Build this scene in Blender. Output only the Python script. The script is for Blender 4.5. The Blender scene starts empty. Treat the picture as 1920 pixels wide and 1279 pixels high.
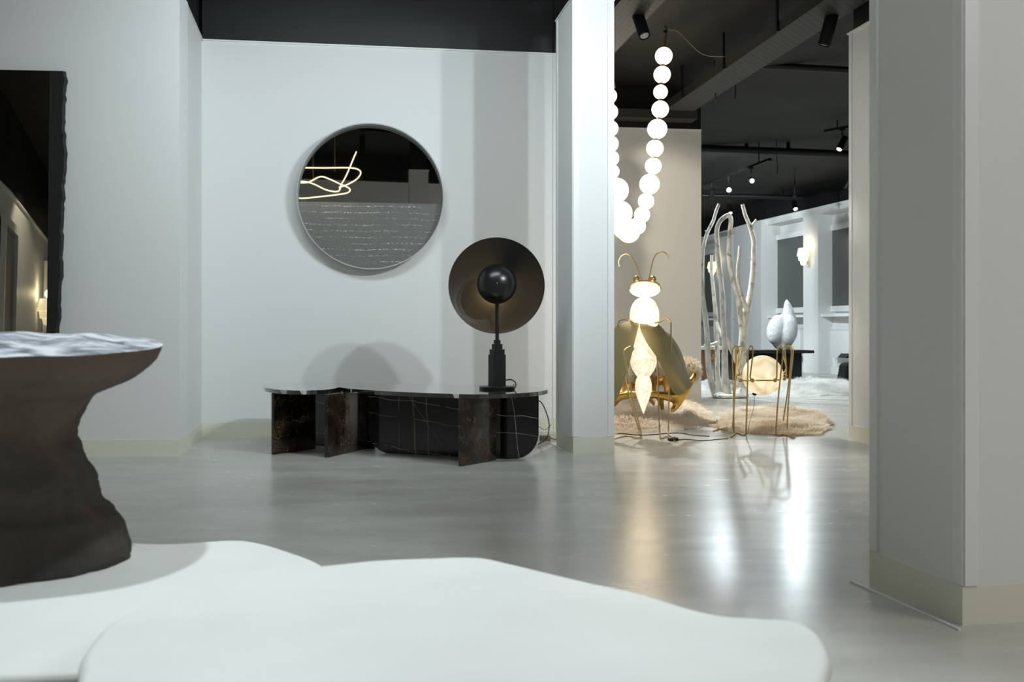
import bpy, bmesh, math, random
from mathutils import Vector, Matrix, noise

# ------------------------------------------------------------------ camera, world, light, exposure
S = bpy.context.scene
COL = S.collection
F = 1920 * 35.0 / 36.0          # focal length in pixels
CX, HY, EYE = 960.0, 615.0, 0.9
cam = bpy.data.cameras.new('camera'); cam.lens = 35.0; cam.sensor_width = 36.0
cam.shift_y = -(639.5 - HY) / 1920.0
cam.clip_end = 200
cam.dof.use_dof = True; cam.dof.focus_distance = 8.0; cam.dof.aperture_fstop = 5.6
co = bpy.data.objects.new('camera', cam); COL.objects.link(co)
co.location = (0, 0, EYE); co.rotation_euler = (math.pi / 2, 0, 0)
S.camera = co
w = bpy.data.worlds.new('world'); S.world = w; w.use_nodes = True
w.node_tree.nodes['Background'].inputs[0].default_value = (0.10, 0.12, 0.14, 1)
w.node_tree.nodes['Background'].inputs[1].default_value = 0.6
S.view_settings.view_transform = 'Standard'; S.view_settings.look = 'None'
S.view_settings.gamma = 1.0; S.view_settings.use_curve_mapping = False
S.view_settings.exposure = 0.35
COOL = (0.85, 0.955, 1.0); NEUT = (1.0, 0.97, 0.93); WARM = (1.0, 0.80, 0.52)

def area_light(name, loc, size, watts, color, target=None):
    l = bpy.data.lights.new(name, 'AREA'); l.shape = 'RECTANGLE'
    l.size, l.size_y = size; l.energy = watts; l.color = color
    o = bpy.data.objects.new(name, l); COL.objects.link(o); o.location = loc
    if target:
        o.rotation_euler = (Vector(target) - Vector(loc)).to_track_quat('-Z', 'Y').to_euler()
    return o
# added soft fill lights, unseen: right of the viewer and over the left part
area_light('fill_panel_right', (4.6, 0.6, 3.66), (2.0, 2.0), 85, NEUT)
area_light('fill_panel_left', (-.7, 5.5, 3.7), (2.4, 1.0), 72, COOL, (-1.1, 8.2, .4))

# ------------------------------------------------------------------ helpers
def P(px, py, d):               # a point seen at (px, py) and standing d metres from the viewer
    return Vector(((px - CX) / F * d, d, EYE + (HY - py) / F * d))

def G(px, py, z=0.0):           # a point lying on a horizontal surface of height z
    d = (EYE - z) * F / (py - HY)
    return Vector(((px - CX) / F * d, d, z))

def HIT(px, A, B):              # plan position where a sight line meets the line A-B
    k = (px - CX) / F
    dx, dy = B[0] - A[0], B[1] - A[1]
    t = (k * A[1] - A[0]) / (dx - k * dy)
    return (A[0] + t * dx, A[1] + t * dy)

def tag(o, label=None, cat=None, group=None, kind=None):
    if label: o['label'] = label
    if cat: o['category'] = cat
    if group: o['group'] = group
    if kind: o['kind'] = kind
    return o

def wloc(o):
    v = Vector((0, 0, 0))
    while o: v += o.location; o = o.parent
    return v

def obj(name, bm, mat, parent=None, smooth=True, kind=None, loc=None):
    off = wloc(parent) if parent else Vector((0, 0, 0))
    if loc is not None: off = Vector(loc)
    if off.length > 0: bmesh.ops.translate(bm, vec=-off, verts=bm.verts)
    bmesh.ops.recalc_face_normals(bm, faces=bm.faces)
    me = bpy.data.meshes.new(name); bm.to_mesh(me); bm.free()
    if smooth:
        me.polygons.foreach_set('use_smooth', [True] * len(me.polygons))
        try: me.set_sharp_from_angle(angle=math.radians(38))
        except Exception: pass
    me.materials.append(mat)
    o = bpy.data.objects.new(name, me); COL.objects.link(o)
    if parent: o.parent = parent
    if loc is not None: o.location = off - (wloc(parent) if parent else Vector((0, 0, 0)))
    if kind: o['kind'] = kind
    return o

def thing(name, loc, label, cat, group=None, kind=None):
    o = bpy.data.objects.new(name, None); COL.objects.link(o); o.location = loc
    o.empty_display_size = 0.1
    return tag(o, label, cat, group, kind)

def copy_tree(o, parent=None):
    c = o.copy(); COL.objects.link(c); c.parent = parent
    for ch in o.children: copy_tree(ch, c)
    return c

def box(bm, c, s, rz=0.0, bev=0.0):
    r = bmesh.ops.create_cube(bm, size=1.0)
    vs = r['verts']
    bmesh.ops.scale(bm, vec=s, verts=vs)
    if bev > 0:
        es = list({e for v in vs for e in v.link_edges})
        rb = bmesh.ops.bevel(bm, geom=es, offset=bev, segments=2, affect='EDGES', profile=0.5)
        vs = [v for v in rb['verts']] + [v for v in vs if v.is_valid]
        vs = list(set(vs))
    if rz: bmesh.ops.rotate(bm, cent=(0, 0, 0), matrix=Matrix.Rotation(rz, 3, 'Z'), verts=vs)
    bmesh.ops.translate(bm, vec=c, verts=vs)
    return vs

def slab(bm, a, b, z0, z1, t, bev=0.0):
    """box standing on the plan line a-b, thickness t to the right of a->b (negative: left)"""
    a = Vector((a[0], a[1])); b = Vector((b[0], b[1])); d = b - a; L = d.length
    n = Vector((d.y, -d.x)) / L
    m = (a + b) / 2 + n * t / 2
    return box(bm, (m.x, m.y, (z0 + z1) / 2), (L, abs(t), z1 - z0), math.atan2(d.y, d.x), bev)

def prism(bm, pts, z0, z1):
    lo = [bm.verts.new((p[0], p[1], z0)) for p in pts]; hi = [bm.verts.new((p[0], p[1], z1)) for p in pts]
    n = len(pts)
    bm.faces.new(lo[::-1]); bm.faces.new(hi)
    for i in range(n): bm.faces.new((lo[i], lo[(i + 1) % n], hi[(i + 1) % n], hi[i]))

def cat(pts, n=8, closed=False):
    pts = [Vector(p) for p in pts]; out = []; m = len(pts)
    rng = range(m if closed else m - 1)
    for i in rng:
        if closed: p0, p1, p2, p3 = pts[i - 1], pts[i], pts[(i + 1) % m], pts[(i + 2) % m]
        else:
            p1, p2 = pts[i], pts[i + 1]
            p0 = pts[i - 1] if i > 0 else p1 * 2 - p2
            p3 = pts[i + 2] if i + 2 < m else p2 * 2 - p1
        for k in range(n):
            t = k / n
            out.append(0.5 * ((2 * p1) + (p2 - p0) * t + (2 * p0 - 5 * p1 + 4 * p2 - p3) * t * t + (3 * p1 - p0 - 3 * p2 + p3) * t ** 3))
    if not closed: out.append(pts[-1])
    return out

def tube(bm, pts, r, seg=8, closed=False, cap=True):
    pts = [Vector(p) for p in pts]; m = len(pts)
    rr = r if isinstance(r, (list, tuple)) else [r] * m
    if len(rr) != m:
        rr = [rr[min(int(i / (m - 1) * (len(rr) - 1)), len(rr) - 2)] * (1 - ((i / (m - 1) * (len(rr) - 1)) - min(int(i / (m - 1) * (len(rr) - 1)), len(rr) - 2))) +
              rr[min(int(i / (m - 1) * (len(rr) - 1)), len(rr) - 2) + 1] * ((i / (m - 1) * (len(rr) - 1)) - min(int(i / (m - 1) * (len(rr) - 1)), len(rr) - 2)) for i in range(m)]
    rings = []; up = None
    for i, p in enumerate(pts):
        if closed: t = pts[(i + 1) % m] - pts[i - 1]
        else: t = pts[min(i + 1, m - 1)] - pts[max(i - 1, 0)]
        if t.length < 1e-9: t = Vector((0, 0, 1))
        t.normalize()
        if up is None:
            up = Vector((0, 0, 1)) if abs(t.z) < 0.9 else Vector((0, 1, 0))
        a = t.cross(up)
        if a.length < 1e-5: a = t.orthogonal()
        a.normalize(); b = t.cross(a).normalized(); up = -b if b.dot(up) < 0 else b
        ring = []
        for k in range(seg):
            an = 2 * math.pi * k / seg
            ring.append(bm.verts.new(p + (a * math.cos(an) + up * math.sin(an)) * rr[i]))
        rings.append(ring)
    for i in range(m if closed else m - 1):
        A, B = rings[i], rings[(i + 1) % m]
        for k in range(seg):
            try: bm.faces.new((A[k], A[(k + 1) % seg], B[(k + 1) % seg], B[k]))
            except ValueError: pass
    if cap and not closed:
        bm.faces.new(rings[0][::-1]); bm.faces.new(rings[-1])

def lathe(bm, prof, c=(0, 0, 0), seg=32, axis='Z', sx=1.0, sy=1.0, M=None):
    """profile of (r, h); revolved round axis through c"""
    rings = []
    for r, h in prof:
        ring = []
        if r < 1e-6: pt = [(0, 0, h)]
        else: pt = [(r * sx * math.cos(2 * math.pi * k / seg), r * sy * math.sin(2 * math.pi * k / seg), h) for k in range(seg)]
        for x, y, z in pt:
            v = Vector((x, y, z))
            if axis == 'Y': v = Vector((x, z, y))
            if M: v = M @ v
            ring.append(bm.verts.new(v + Vector(c)))
        rings.append(ring)
    for A, B in zip(rings, rings[1:]):
        if len(A) == 1 and len(B) == 1: continue
        for k in range(seg):
            if len(A) == 1: bm.faces.new((A[0], B[k], B[(k + 1) % seg]))
            elif len(B) == 1: bm.faces.new((A[k], A[(k + 1) % seg], B[0]))
            else: bm.faces.new((A[k], A[(k + 1) % seg], B[(k + 1) % seg], B[k]))
    for R_, rev in ((rings[0], True), (rings[-1], False)):
        if len(R_) > 2:
            pass

def cyl(bm, c, r, h, seg=24, r2=None, M=None):
    r2 = r if r2 is None else r2
    lathe(bm, [(0, 0), (r, 0), (r2, h), (0, h)], c, seg, M=M)

def ball(bm, c, r, sx=1, sy=1, sz=1, seg=24, rings=14):
    res = bmesh.ops.create_uvsphere(bm, u_segments=seg, v_segments=rings, radius=r)
    bmesh.ops.scale(bm, vec=(sx, sy, sz), verts=res['verts'])
    bmesh.ops.translate(bm, vec=c, verts=res['verts'])
    return res['verts']

def B(): return bmesh.new()

# ------------------------------------------------------------------ materials
def mat(name, color, rough=0.5, metal=0.0, spec=0.5, coat=0.0, emit=None, estr=0.0):
    m = bpy.data.materials.new(name); m.use_nodes = True
    b = m.node_tree.nodes['Principled BSDF']
    b.inputs['Base Color'].default_value = (*color, 1); b.inputs['Roughness'].default_value = rough
    b.inputs['Metallic'].default_value = metal; b.inputs['Specular IOR Level'].default_value = spec
    b.inputs['Coat Weight'].default_value = coat
    if emit: b.inputs['Emission Color'].default_value = (*emit, 1); b.inputs['Emission Strength'].default_value = estr
    return m

def nodes(m): return m.node_tree.nodes, m.node_tree.links, m.node_tree.nodes['Principled BSDF']

def nz(m, scale, detail=4, stretch=(1, 1, 1), rough=0.55, dist=0.0):
    N, L, b = nodes(m)
    tc = N.new('ShaderNodeTexCoord'); mp = N.new('ShaderNodeMapping'); t = N.new('ShaderNodeTexNoise')
    mp.inputs['Scale'].default_value = stretch
    L.new(tc.outputs['Object'], mp.inputs['Vector']); L.new(mp.outputs[0], t.inputs['Vector'])
    t.inputs['Scale'].default_value = scale; t.inputs['Detail'].default_value = detail
    t.inputs['Roughness'].default_value = rough; t.inputs['Distortion'].default_value = dist
    return t.outputs['Fac']

def ramp(m, fac, stops, socket=None):
    N, L, b = nodes(m); r = N.new('ShaderNodeValToRGB')
    e = r.color_ramp.elements
    while len(e) < len(stops): e.new(0.5)
    for el, (p, c) in zip(e, stops):
        el.position = p; el.color = (*c, 1) if not isinstance(c, float) else (c, c, c, 1)
    L.new(fac, r.inputs[0])
    if socket: L.new(r.outputs[0], b.inputs[socket])
    return r.outputs[0]

def bump(m, fac, s, dist=0.01):
    N, L, b = nodes(m); bp = N.new('ShaderNodeBump'); bp.inputs['Strength'].default_value = s
    bp.inputs['Distance'].default_value = dist
    L.new(fac, bp.inputs['Height']); L.new(bp.outputs[0], b.inputs['Normal'])

M_wall = mat('white_wall_paint', (.78, .79, .78), .55, spec=.3)
bump(M_wall, nz(M_wall, 60, 3), .04)
M_base = mat('cream_baseboard', (.76, .75, .64), .5, spec=.3)
M_trim = mat('white_metal_trim', (.82, .83, .82), .35)
M_blackwall = mat('black_upper_wall', (.012, .013, .013), .45, spec=.35)
bump(M_blackwall, nz(M_blackwall, 3, 3), .05)
M_ceil = mat('black_ceiling', (.035, .034, .031), .7, spec=.25)
ramp(M_ceil, nz(M_ceil, 1.3, 6), [(.3, (.013, .0125, .011)), (.7, (.026, .025, .021))], 'Base Color')
bump(M_ceil, nz(M_ceil, 14, 5), .25)
M_tray = mat('dark_galvanised_tray', (.06, .06, .052), .6, metal=.2)
def perforate(m):
    N, L, b = nodes(m)
    tc = N.new('ShaderNodeTexCoord'); sp = N.new('ShaderNodeSeparateXYZ'); L.new(tc.outputs['Object'], sp.inputs[0])
    def stripes(out, period, duty, shift=None):
        a = N.new('ShaderNodeMath'); a.operation = 'MULTIPLY'; a.inputs[1].default_value = 1 / period; L.new(out, a.inputs[0])
        src = a.outputs[0]
        if shift is not None:
            s = N.new('ShaderNodeMath'); s.operation = 'ADD'; L.new(src, s.inputs[0]); L.new(shift, s.inputs[1]); src = s.outputs[0]
        f = N.new('ShaderNodeMath'); f.operation = 'FRACT'; L.new(src, f.inputs[0])
        c = N.new('ShaderNodeMath'); c.operation = 'LESS_THAN'; c.inputs[1].default_value = duty; L.new(f.outputs[0], c.inputs[0])
        return a.outputs[0], c.outputs[0]
    ax, sx = stripes(sp.outputs[0], .045, .42)
    fl = N.new('ShaderNodeMath'); fl.operation = 'FLOOR'; L.new(ax, fl.inputs[0])
    hf = N.new('ShaderNodeMath'); hf.operation = 'MULTIPLY'; hf.inputs[1].default_value = .5; L.new(fl.outputs[0], hf.inputs[0])
    ay, sy = stripes(sp.outputs[1], .09, .5, hf.outputs[0])
    mu = N.new('ShaderNodeMath'); mu.operation = 'MULTIPLY'; L.new(sx, mu.inputs[0]); L.new(sy, mu.inputs[1])
    ramp(m, mu.outputs[0], [(0, (.036, .035, .029)), (1, (.004, .004, .004))], 'Base Color')
perforate(M_tray)
M_black = mat('matt_black_metal', (.007, .007, .008), .5, spec=.25)
M_lampblack = mat('satin_black_lacquer', (.008, .008, .009), .3, metal=.0, spec=.6)
M_disc = mat('blackened_brass_dish', (.022, .021, .018), .34, metal=.3, spec=.6)
M_brass = mat('brushed_brass', (.55, .40, .17), .3, metal=1.0)
M_wing = mat('olive_brass_sheet', (.36, .30, .15), .42, metal=.6)
M_gold = mat('gold_leaf', (.72, .46, .12), .32, metal=1.0)
M_cable = mat('black_rubber', (.012, .012, .012), .5)
M_cableg = mat('grey_flex', (.25, .22, .18), .5)

M_floor = mat('polished_concrete', (.40, .40, .37), .22, spec=.55)
def floor_nodes(m):
    N, L, b = nodes(m)
    a = nz(m, .8, 7, dist=.3); c = nz(m, 2.5, 5, stretch=(.6, 1.6, 1))
    mx = N.new('ShaderNodeMath'); mx.operation = 'ADD'; L.new(a, mx.inputs[0]); L.new(c, mx.inputs[1])
    h = N.new('ShaderNodeMath'); h.operation = 'MULTIPLY'; h.inputs[1].default_value = .5; L.new(mx.outputs[0], h.inputs[0])
    ramp(m, h.outputs[0], [(.32, (.44, .43, .385)), (.5, (.53, .525, .48)), (.68, (.62, .615, .575))], 'Base Color')
    ramp(m, c, [(.3, .23), (.75, .29)], 'Roughness')
floor_nodes(M_floor)

M_table = mat('white_plaster_tabletop', (.80, .81, .78), .55, spec=.3)
ramp(M_table, nz(M_table, 3, 5), [(.3, (.76, .77, .74)), (.7, (.83, .84, .81))], 'Base Color')
M_marble = mat('black_marble', (.006, .006, .007), .08, spec=.6)
def veins(m, scale, thr, colors, base, stretch=(1, 1, 1), dist=1.0, patch=None):
    N, L, b = nodes(m)
    n = nz(m, scale, 5, stretch=stretch, dist=dist)
    s = N.new('ShaderNodeMath'); s.operation = 'SUBTRACT'; s.inputs[1].default_value = .5; L.new(n, s.inputs[0])
    a = N.new('ShaderNodeMath'); a.operation = 'ABSOLUTE'; L.new(s.outputs[0], a.inputs[0])
    src = a.outputs[0]
    if patch:
        pn = nz(m, patch[0], 3)
        pr = ramp(m, pn, [(patch[1], 1.0), (patch[1] + .12, 0.0)])
        ad = N.new('ShaderNodeMath'); ad.operation = 'ADD'; L.new(src, ad.inputs[0])
        pm = N.new('ShaderNodeMath'); pm.operation = 'MULTIPLY'; pm.inputs[1].default_value = .3; L.new(pr, pm.inputs[0]); L.new(pm.outputs[0], ad.inputs[1])
        src = ad.outputs[0]
    ramp(m, src, [(0, colors), (thr, tuple((x + y) / 2.5 for x, y in zip(colors, base))), (thr * 1.8, base)], 'Base Color')
def M2(m, op, a, b_=None, c=None):
    N, L, _ = nodes(m); n = N.new('ShaderNodeMath'); n.operation = op
    for k, v in enumerate((a, b_, c)):
        if v is None: continue
        if isinstance(v, (int, float)): n.inputs[k].default_value = v
        else: L.new(v, n.inputs[k])
    return n.outputs[0]
def lined_marble(m):
    """black marble with a few long thin pale veins and two brown upright ones"""
    N, L, b = nodes(m)
    tc = N.new('ShaderNodeTexCoord'); sp = N.new('ShaderNodeSeparateXYZ'); L.new(tc.outputs['Object'], sp.inputs[0])
    wob = M2(m, 'MULTIPLY', M2(m, 'SUBTRACT', nz(m, 2.6, 5), .5), .09); wob2 = M2(m, 'MULTIPLY', M2(m, 'SUBTRACT', nz(m, 7, 5), .5), .03)
    X, Zc = sp.outputs[0], sp.outputs[2]
    brk = nz(m, 5, 4)
    tot = None
    def line(coord, pos, wdt, w_):
        d = M2(m, 'ABSOLUTE', M2(m, 'SUBTRACT', M2(m, 'ADD', coord, w_), pos))
        return M2(m, 'MULTIPLY', M2(m, 'LESS_THAN', d, wdt), M2(m, 'GREATER_THAN', brk, .40))
    zt = M2(m, 'MULTIPLY_ADD', X, .10, Zc)
    pale = line(zt, .375, .0016, wob)
    for q in (line(zt, .035, .0014, wob), line(M2(m, 'MULTIPLY_ADD', X, 1.3, Zc), .42, .0012, wob), line(zt, .255, .0009, wob), line(M2(m, 'MULTIPLY_ADD', Zc, .12, X), .80, .0014, wob2), line(X, -.06, .0008, wob2)):
        pale = M2(m, 'MAXIMUM', pale, q)
    xz = M2(m, 'MULTIPLY_ADD', Zc, .06, X)
    brown = M2(m, 'MAXIMUM', line(xz, .066, .0055, wob2), line(xz, .165, .0045, wob2))
    m1 = N.new('ShaderNodeMixRGB'); L.new(brown, m1.inputs[0]); m1.inputs[1].default_value = (.006, .006, .007, 1); m1.inputs[2].default_value = (.17, .115, .07, 1)
    m2 = N.new('ShaderNodeMixRGB'); L.new(pale, m2.inputs[0]); L.new(m1.outputs[0], m2.inputs[1]); m2.inputs[2].default_value = (.38, .35, .30, 1)
    L.new(m2.outputs[0], b.inputs['Base Color'])
lined_marble(M_marble)
M_emper = mat('brown_veined_marble', (.03, .02, .015), .12, spec=.55)
def emperador(m):
    N, L, b = nodes(m)
    tc = N.new('ShaderNodeTexCoord'); nn = N.new('ShaderNodeTexNoise'); nn.inputs['Scale'].default_value = 9; nn.inputs['Detail'].default_value = 5
    L.new(tc.outputs['Object'], nn.inputs['Vector'])
    mx = N.new('ShaderNodeMixRGB'); mx.inputs[0].default_value = .16; L.new(tc.outputs['Object'], mx.inputs[1]); L.new(nn.outputs['Color'], mx.inputs[2])
    def vor(scale, w_):
        v = N.new('ShaderNodeTexVoronoi'); v.feature = 'DISTANCE_TO_EDGE'; v.inputs['Scale'].default_value = scale; L.new(mx.outputs[0], v.inputs['Vector'])
        return ramp(m, v.outputs['Distance'], [(0, 1.0), (w_, 0.0)])
    fine = M2(m, 'MULTIPLY', vor(60, .07), ramp(m, nz(m, 5.5, 4), [(.47, 0.0), (.62, 1.0)]))
    big = M2(m, 'MULTIPLY', vor(11, .012), ramp(m, nz(m, 7, 3), [(.45, 0.0), (.55, .7)]))
    a = N.new('ShaderNodeMixRGB'); L.new(fine, a.inputs[0]); L.new(ramp(m, nz(m, 14, 6), [(.4, (.010, .007, .005)), (.7, (.038, .022, .013))]), a.inputs[1]); a.inputs[2].default_value = (.20, .115, .055, 1)
    c = N.new('ShaderNodeMixRGB'); L.new(big, c.inputs[0]); L.new(a.outputs[0], c.inputs[1]); c.inputs[2].default_value = (.36, .27, .18, 1)
    L.new(c.outputs[0], b.inputs['Base Color'])
emperador(M_emper)
M_top = mat('black_marble_top', (.016, .016, .017), .03, spec=1.0, coat=1.0)
M_top.node_tree.nodes['Principled BSDF'].inputs['Coat Roughness'].default_value = .01
M_chip = mat('white_marble_inlay', (.55, .56, .55), .25)

M_rock = mat('grey_brown_rock', (.07, .06, .05), .8, spec=.2)
def rock_nodes(m):
    N, L, b = nodes(m)
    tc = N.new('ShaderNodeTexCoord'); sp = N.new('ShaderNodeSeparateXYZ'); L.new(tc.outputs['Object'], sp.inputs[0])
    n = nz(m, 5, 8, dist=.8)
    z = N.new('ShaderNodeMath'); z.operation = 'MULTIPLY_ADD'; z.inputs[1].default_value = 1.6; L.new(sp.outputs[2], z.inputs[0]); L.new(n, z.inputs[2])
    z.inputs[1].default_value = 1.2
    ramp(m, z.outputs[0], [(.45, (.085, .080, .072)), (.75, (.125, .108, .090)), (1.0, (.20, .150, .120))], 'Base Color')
    bump(m, nz(m, 26, 9, rough=.72), .9, .03)
rock_nodes(M_rock)
M_rocktop = mat('pale_streaked_stone', (.6, .62, .65), .6)
ramp(M_rocktop, nz(M_rocktop, 9, 7, stretch=(1.0, 1.6, 1), dist=1.2), [(.36, (.11, .12, .14)), (.46, (.30, .32, .36)), (.60, (.60, .62, .66))], 'Base Color')
bump(M_rocktop, nz(M_rocktop, 40, 6), .4, .01)

def alabaster(name, tint, strength, scale=14):
    m = mat(name, (.85, .80, .70), .35)
    N, L, b = nodes(m)
    n = nz(m, scale, 6, dist=.8)
    ramp(m, n, [(.35, tuple(t * k for t, k in zip(tint, (.55, .46, .38)))), (.60, tint)], 'Emission Color')
    b.inputs['Emission Strength'].default_value = strength
    return m
M_alab = alabaster('lit_alabaster', (1.0, .84, .64), .80, 26)
M_alabhot = alabaster('bright_lit_alabaster', (1.0, .87, .68), .92, 18)
M_moon = alabaster('warm_lit_alabaster_disc', (.95, .82, .49), .66, 9)
M_globe = mat('lit_opal_glass', (.9, .88, .82), .3, emit=(1.0, .86, .66), estr=1.5)
def globe_nodes(m):
    # the lamp inside an opal globe shows less bright towards its rim
    N, L, b = nodes(m)
    lw = N.new('ShaderNodeLayerWeight'); lw.inputs[0].default_value = .35
    ramp(m, lw.outputs['Facing'], [(.0, (1.0, .86, .66)), (.75, (1.0, .80, .56)), (1.0, (.80, .58, .36))], 'Emission Color')
globe_nodes(M_globe)
M_led = mat('lit_led_strip', (.9, .8, .6), .3, emit=(1.0, .74, .40), estr=5)
M_lens = mat('lit_spot_lens', (.9, .9, .9), .2, emit=(.95, .98, 1.0), estr=6)
M_lensoff = mat('spot_ring', (.5, .5, .5), .4)
M_sconce = mat('lit_plaster_sconce', (.85, .8, .7), .5, emit=(1.0, .80, .52), estr=.72)
M_plaster = mat('white_plaster', (.78, .79, .80), .75, spec=.2)
bump(M_plaster, nz(M_plaster, 14, 7, rough=.7), 1.0, .05)
M_birch = mat('white_bark', (.78, .74, .64), .55)
ramp(M_birch, nz(M_birch, 16, 6, stretch=(1, 1, .5), dist=.6), [(.34, (.36, .32, .25)), (.43, (.76, .72, .64)), (.6, (.93, .90, .83))], 'Base Color')
M_wood = mat('root_wood', (.3, .13, .05), .45)
ramp(M_wood, nz(M_wood, 9, 5, stretch=(1, 1, .4), dist=2.5), [(.35, (.10, .035, .012)), (.5, (.34, .14, .05)), (.68, (.75, .42, .18))], 'Base Color')
M_frame = mat('white_window_frame', (.90, .91, .90), .35)
M_pane = mat('night_window_glass', (.035, .04, .042), .06, spec=.9)
M_reflection = mat('grey_pane_reflection', (.12, .13, .125), .5)  # grey of the reflection in the panes, put into a colour
M_mirror = mat('tinted_mirror', (.46, .47, .44), .015, metal=1.0)
M_mirrorblack = mat('black_mirror_glass', (.50, .51, .45), .01, metal=1.0)
M_slate = mat('rough_black_slate', (.016, .015, .015), .6, spec=.3)
bump(M_slate, nz(M_slate, 30, 6), .5, .01)
M_ring = mat('satin_steel_ring', (.42, .43, .43), .5, metal=.1)
M_etch = mat('etched_mirror', (.30, .31, .29), .05, metal=1.0)
def etch(m):
    N, L, b = nodes(m)
    tc = N.new('ShaderNodeTexCoord'); sp = N.new('ShaderNodeSeparateXYZ'); L.new(tc.outputs['Object'], sp.inputs[0])
    wob = nz(m, 3, 2, stretch=(1, 1, .2))
    a = N.new('ShaderNodeMath'); a.operation = 'MULTIPLY_ADD'; a.inputs[1].default_value = 19.5
    L.new(sp.outputs[2], a.inputs[0])
    wm = N.new('ShaderNodeMath'); wm.operation = 'MULTIPLY'; wm.inputs[1].default_value = 1.1; L.new(wob, wm.inputs[0]); L.new(wm.outputs[0], a.inputs[2])
    f = N.new('ShaderNodeMath'); f.operation = 'FRACT'; L.new(a.outputs[0], f.inputs[0])
    lt = N.new('ShaderNodeMath'); lt.operation = 'LESS_THAN'; lt.inputs[1].default_value = .16; L.new(f.outputs[0], lt.inputs[0])
    sp1 = nz(m, 150, 4, stretch=(.30, 1, 1.2), rough=.85)
    s1 = ramp(m, sp1, [(.53, 0.0), (.60, 1.0)])
    big = ramp(m, nz(m, 5, 3, stretch=(.5, 1, 2.5)), [(.40, 0.0), (.58, 1.0)])
    sp2 = ramp(m, nz(m, 190, 3, stretch=(.5, 1, 1), rough=.9), [(.66, 0.0), (.70, 1.0)])
    m0 = N.new('ShaderNodeMath'); m0.operation = 'MULTIPLY'; L.new(lt.outputs[0], m0.inputs[0]); L.new(s1, m0.inputs[1])
    m1 = N.new('ShaderNodeMath'); m1.operation = 'MULTIPLY'; L.new(m0.outputs[0], m1.inputs[0]); L.new(big, m1.inputs[1])
    mu = N.new('ShaderNodeMath'); mu.operation = 'MAXIMUM'; L.new(m1.outputs[0], mu.inputs[0]); L.new(sp2, mu.inputs[1])
    base = ramp(m, nz(m, 90, 3, rough=.8), [(.3, (.20, .205, .195)), (.7, (.40, .41, .39))])
    mix = N.new('ShaderNodeMixRGB'); L.new(mu.outputs[0], mix.inputs[0]); L.new(base, mix.inputs[1]); mix.inputs[2].default_value = (.85, .85, .83, 1)
    L.new(mix.outputs[0], b.inputs['Base Color'])
    ramp(m, mu.outputs[0], [(0, .16), (1, .6)], 'Roughness')
    r2 = ramp(m, mu.outputs[0], [(0, .55), (1, .1)]); L.new(r2, b.inputs['Metallic'])
etch(M_etch)
def furmat(name, c1, c2):
    m = mat(name, c1, .8, spec=.1)
    N, L, b = nodes(m)
    col = ramp(m, nz(m, 1.6, 5, dist=.5), [(.35, c2), (.6, c1)], 'Base Color')
    tr = N.new('ShaderNodeBsdfTranslucent'); L.new(col, tr.inputs[0])
    mx = N.new('ShaderNodeMixShader'); mx.inputs[0].default_value = .42
    L.new(b.outputs[0], mx.inputs[1]); L.new(tr.outputs[0], mx.inputs[2]); L.new(mx.outputs[0], N['Material Output'].inputs[0])
    return m
M_fur = furmat('cream_sheepskin', (.95, .90, .81), (.86, .76, .62))
M_furw = furmat('white_sheepskin', (.96, .96, .95), (.88, .87, .84))

# ------------------------------------------------------------------ the setting
CEIL = 3.75; WH = 3.267
def struct(name, bm, m, parent=None, smooth=False):
    return obj(name, bm, m, parent, smooth, 'structure')

bm = B(); box(bm, (1.0, 11, -.05), (20, 40, .1)); struct('floor', bm, M_floor)
bm = B(); box(bm, (1.0, 11, CEIL + .05), (20, 40, .1)); struct('ceiling', bm, M_ceil)

def wall(side, a, b, t, base=True, upper=True, lip=True, basem=None, bh=.118):
    """white wall on plan line a->b with its cream baseboard, the metal lip on top and the black wall above.
    t>0: solid to the right of a->b, face on the left"""
    bm = B(); slab(bm, a, b, 0 if not base else bh, WH, t); struct('wall_' + side, bm, M_wall)
    sg = 1 if t > 0 else -1
    a_, b_ = Vector((a[0], a[1])), Vector((b[0], b[1])); d = (b_ - a_).normalized(); n = Vector((d.y, -d.x)) * sg
    if base:
        bm = B(); slab(bm, a_ - n * .004, b_ - n * .004, 0, bh, t); struct('baseboard_' + side, bm, basem or M_base)
    if lip:
        bm = B(); slab(bm, a_ - n * .012, b_ - n * .012, WH, WH + .012, sg * .05); struct('trim_' + side, bm, M_trim)
    if upper:
        bm = B(); slab(bm, a_ + n * .02, b_ + n * .02, WH, CEIL, t - sg * .03); struct('wall_' + side + '_upper', bm, M_blackwall)

wall('back', (-2.556, 8.2), (.60, 8.66), -.25)
wall('left', (-4.6, 6.797), (-2.336, 6.995), -.25)
wall('left_return', (-2.343, 7.045), (-2.556, 8.2), -.25)
wall('passage_side', (.60, 8.66), (.03, 11.63), -.25, lip=False)
wall('inner_room', (.03, 11.63), (2.27, 11.94), -.3)
wall('inner_room_end', (2.262, 11.995), (1.0, 19.0), -.3)
wall('rear', (7.4, -2.2), (-5.3, -2.2), -.2)
wall('right', (6.85, 15.0), (7.3, -2.2), -.25)
wall('far', (-2.0, 29.0), (6.5, 29.0), -.2)

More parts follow.
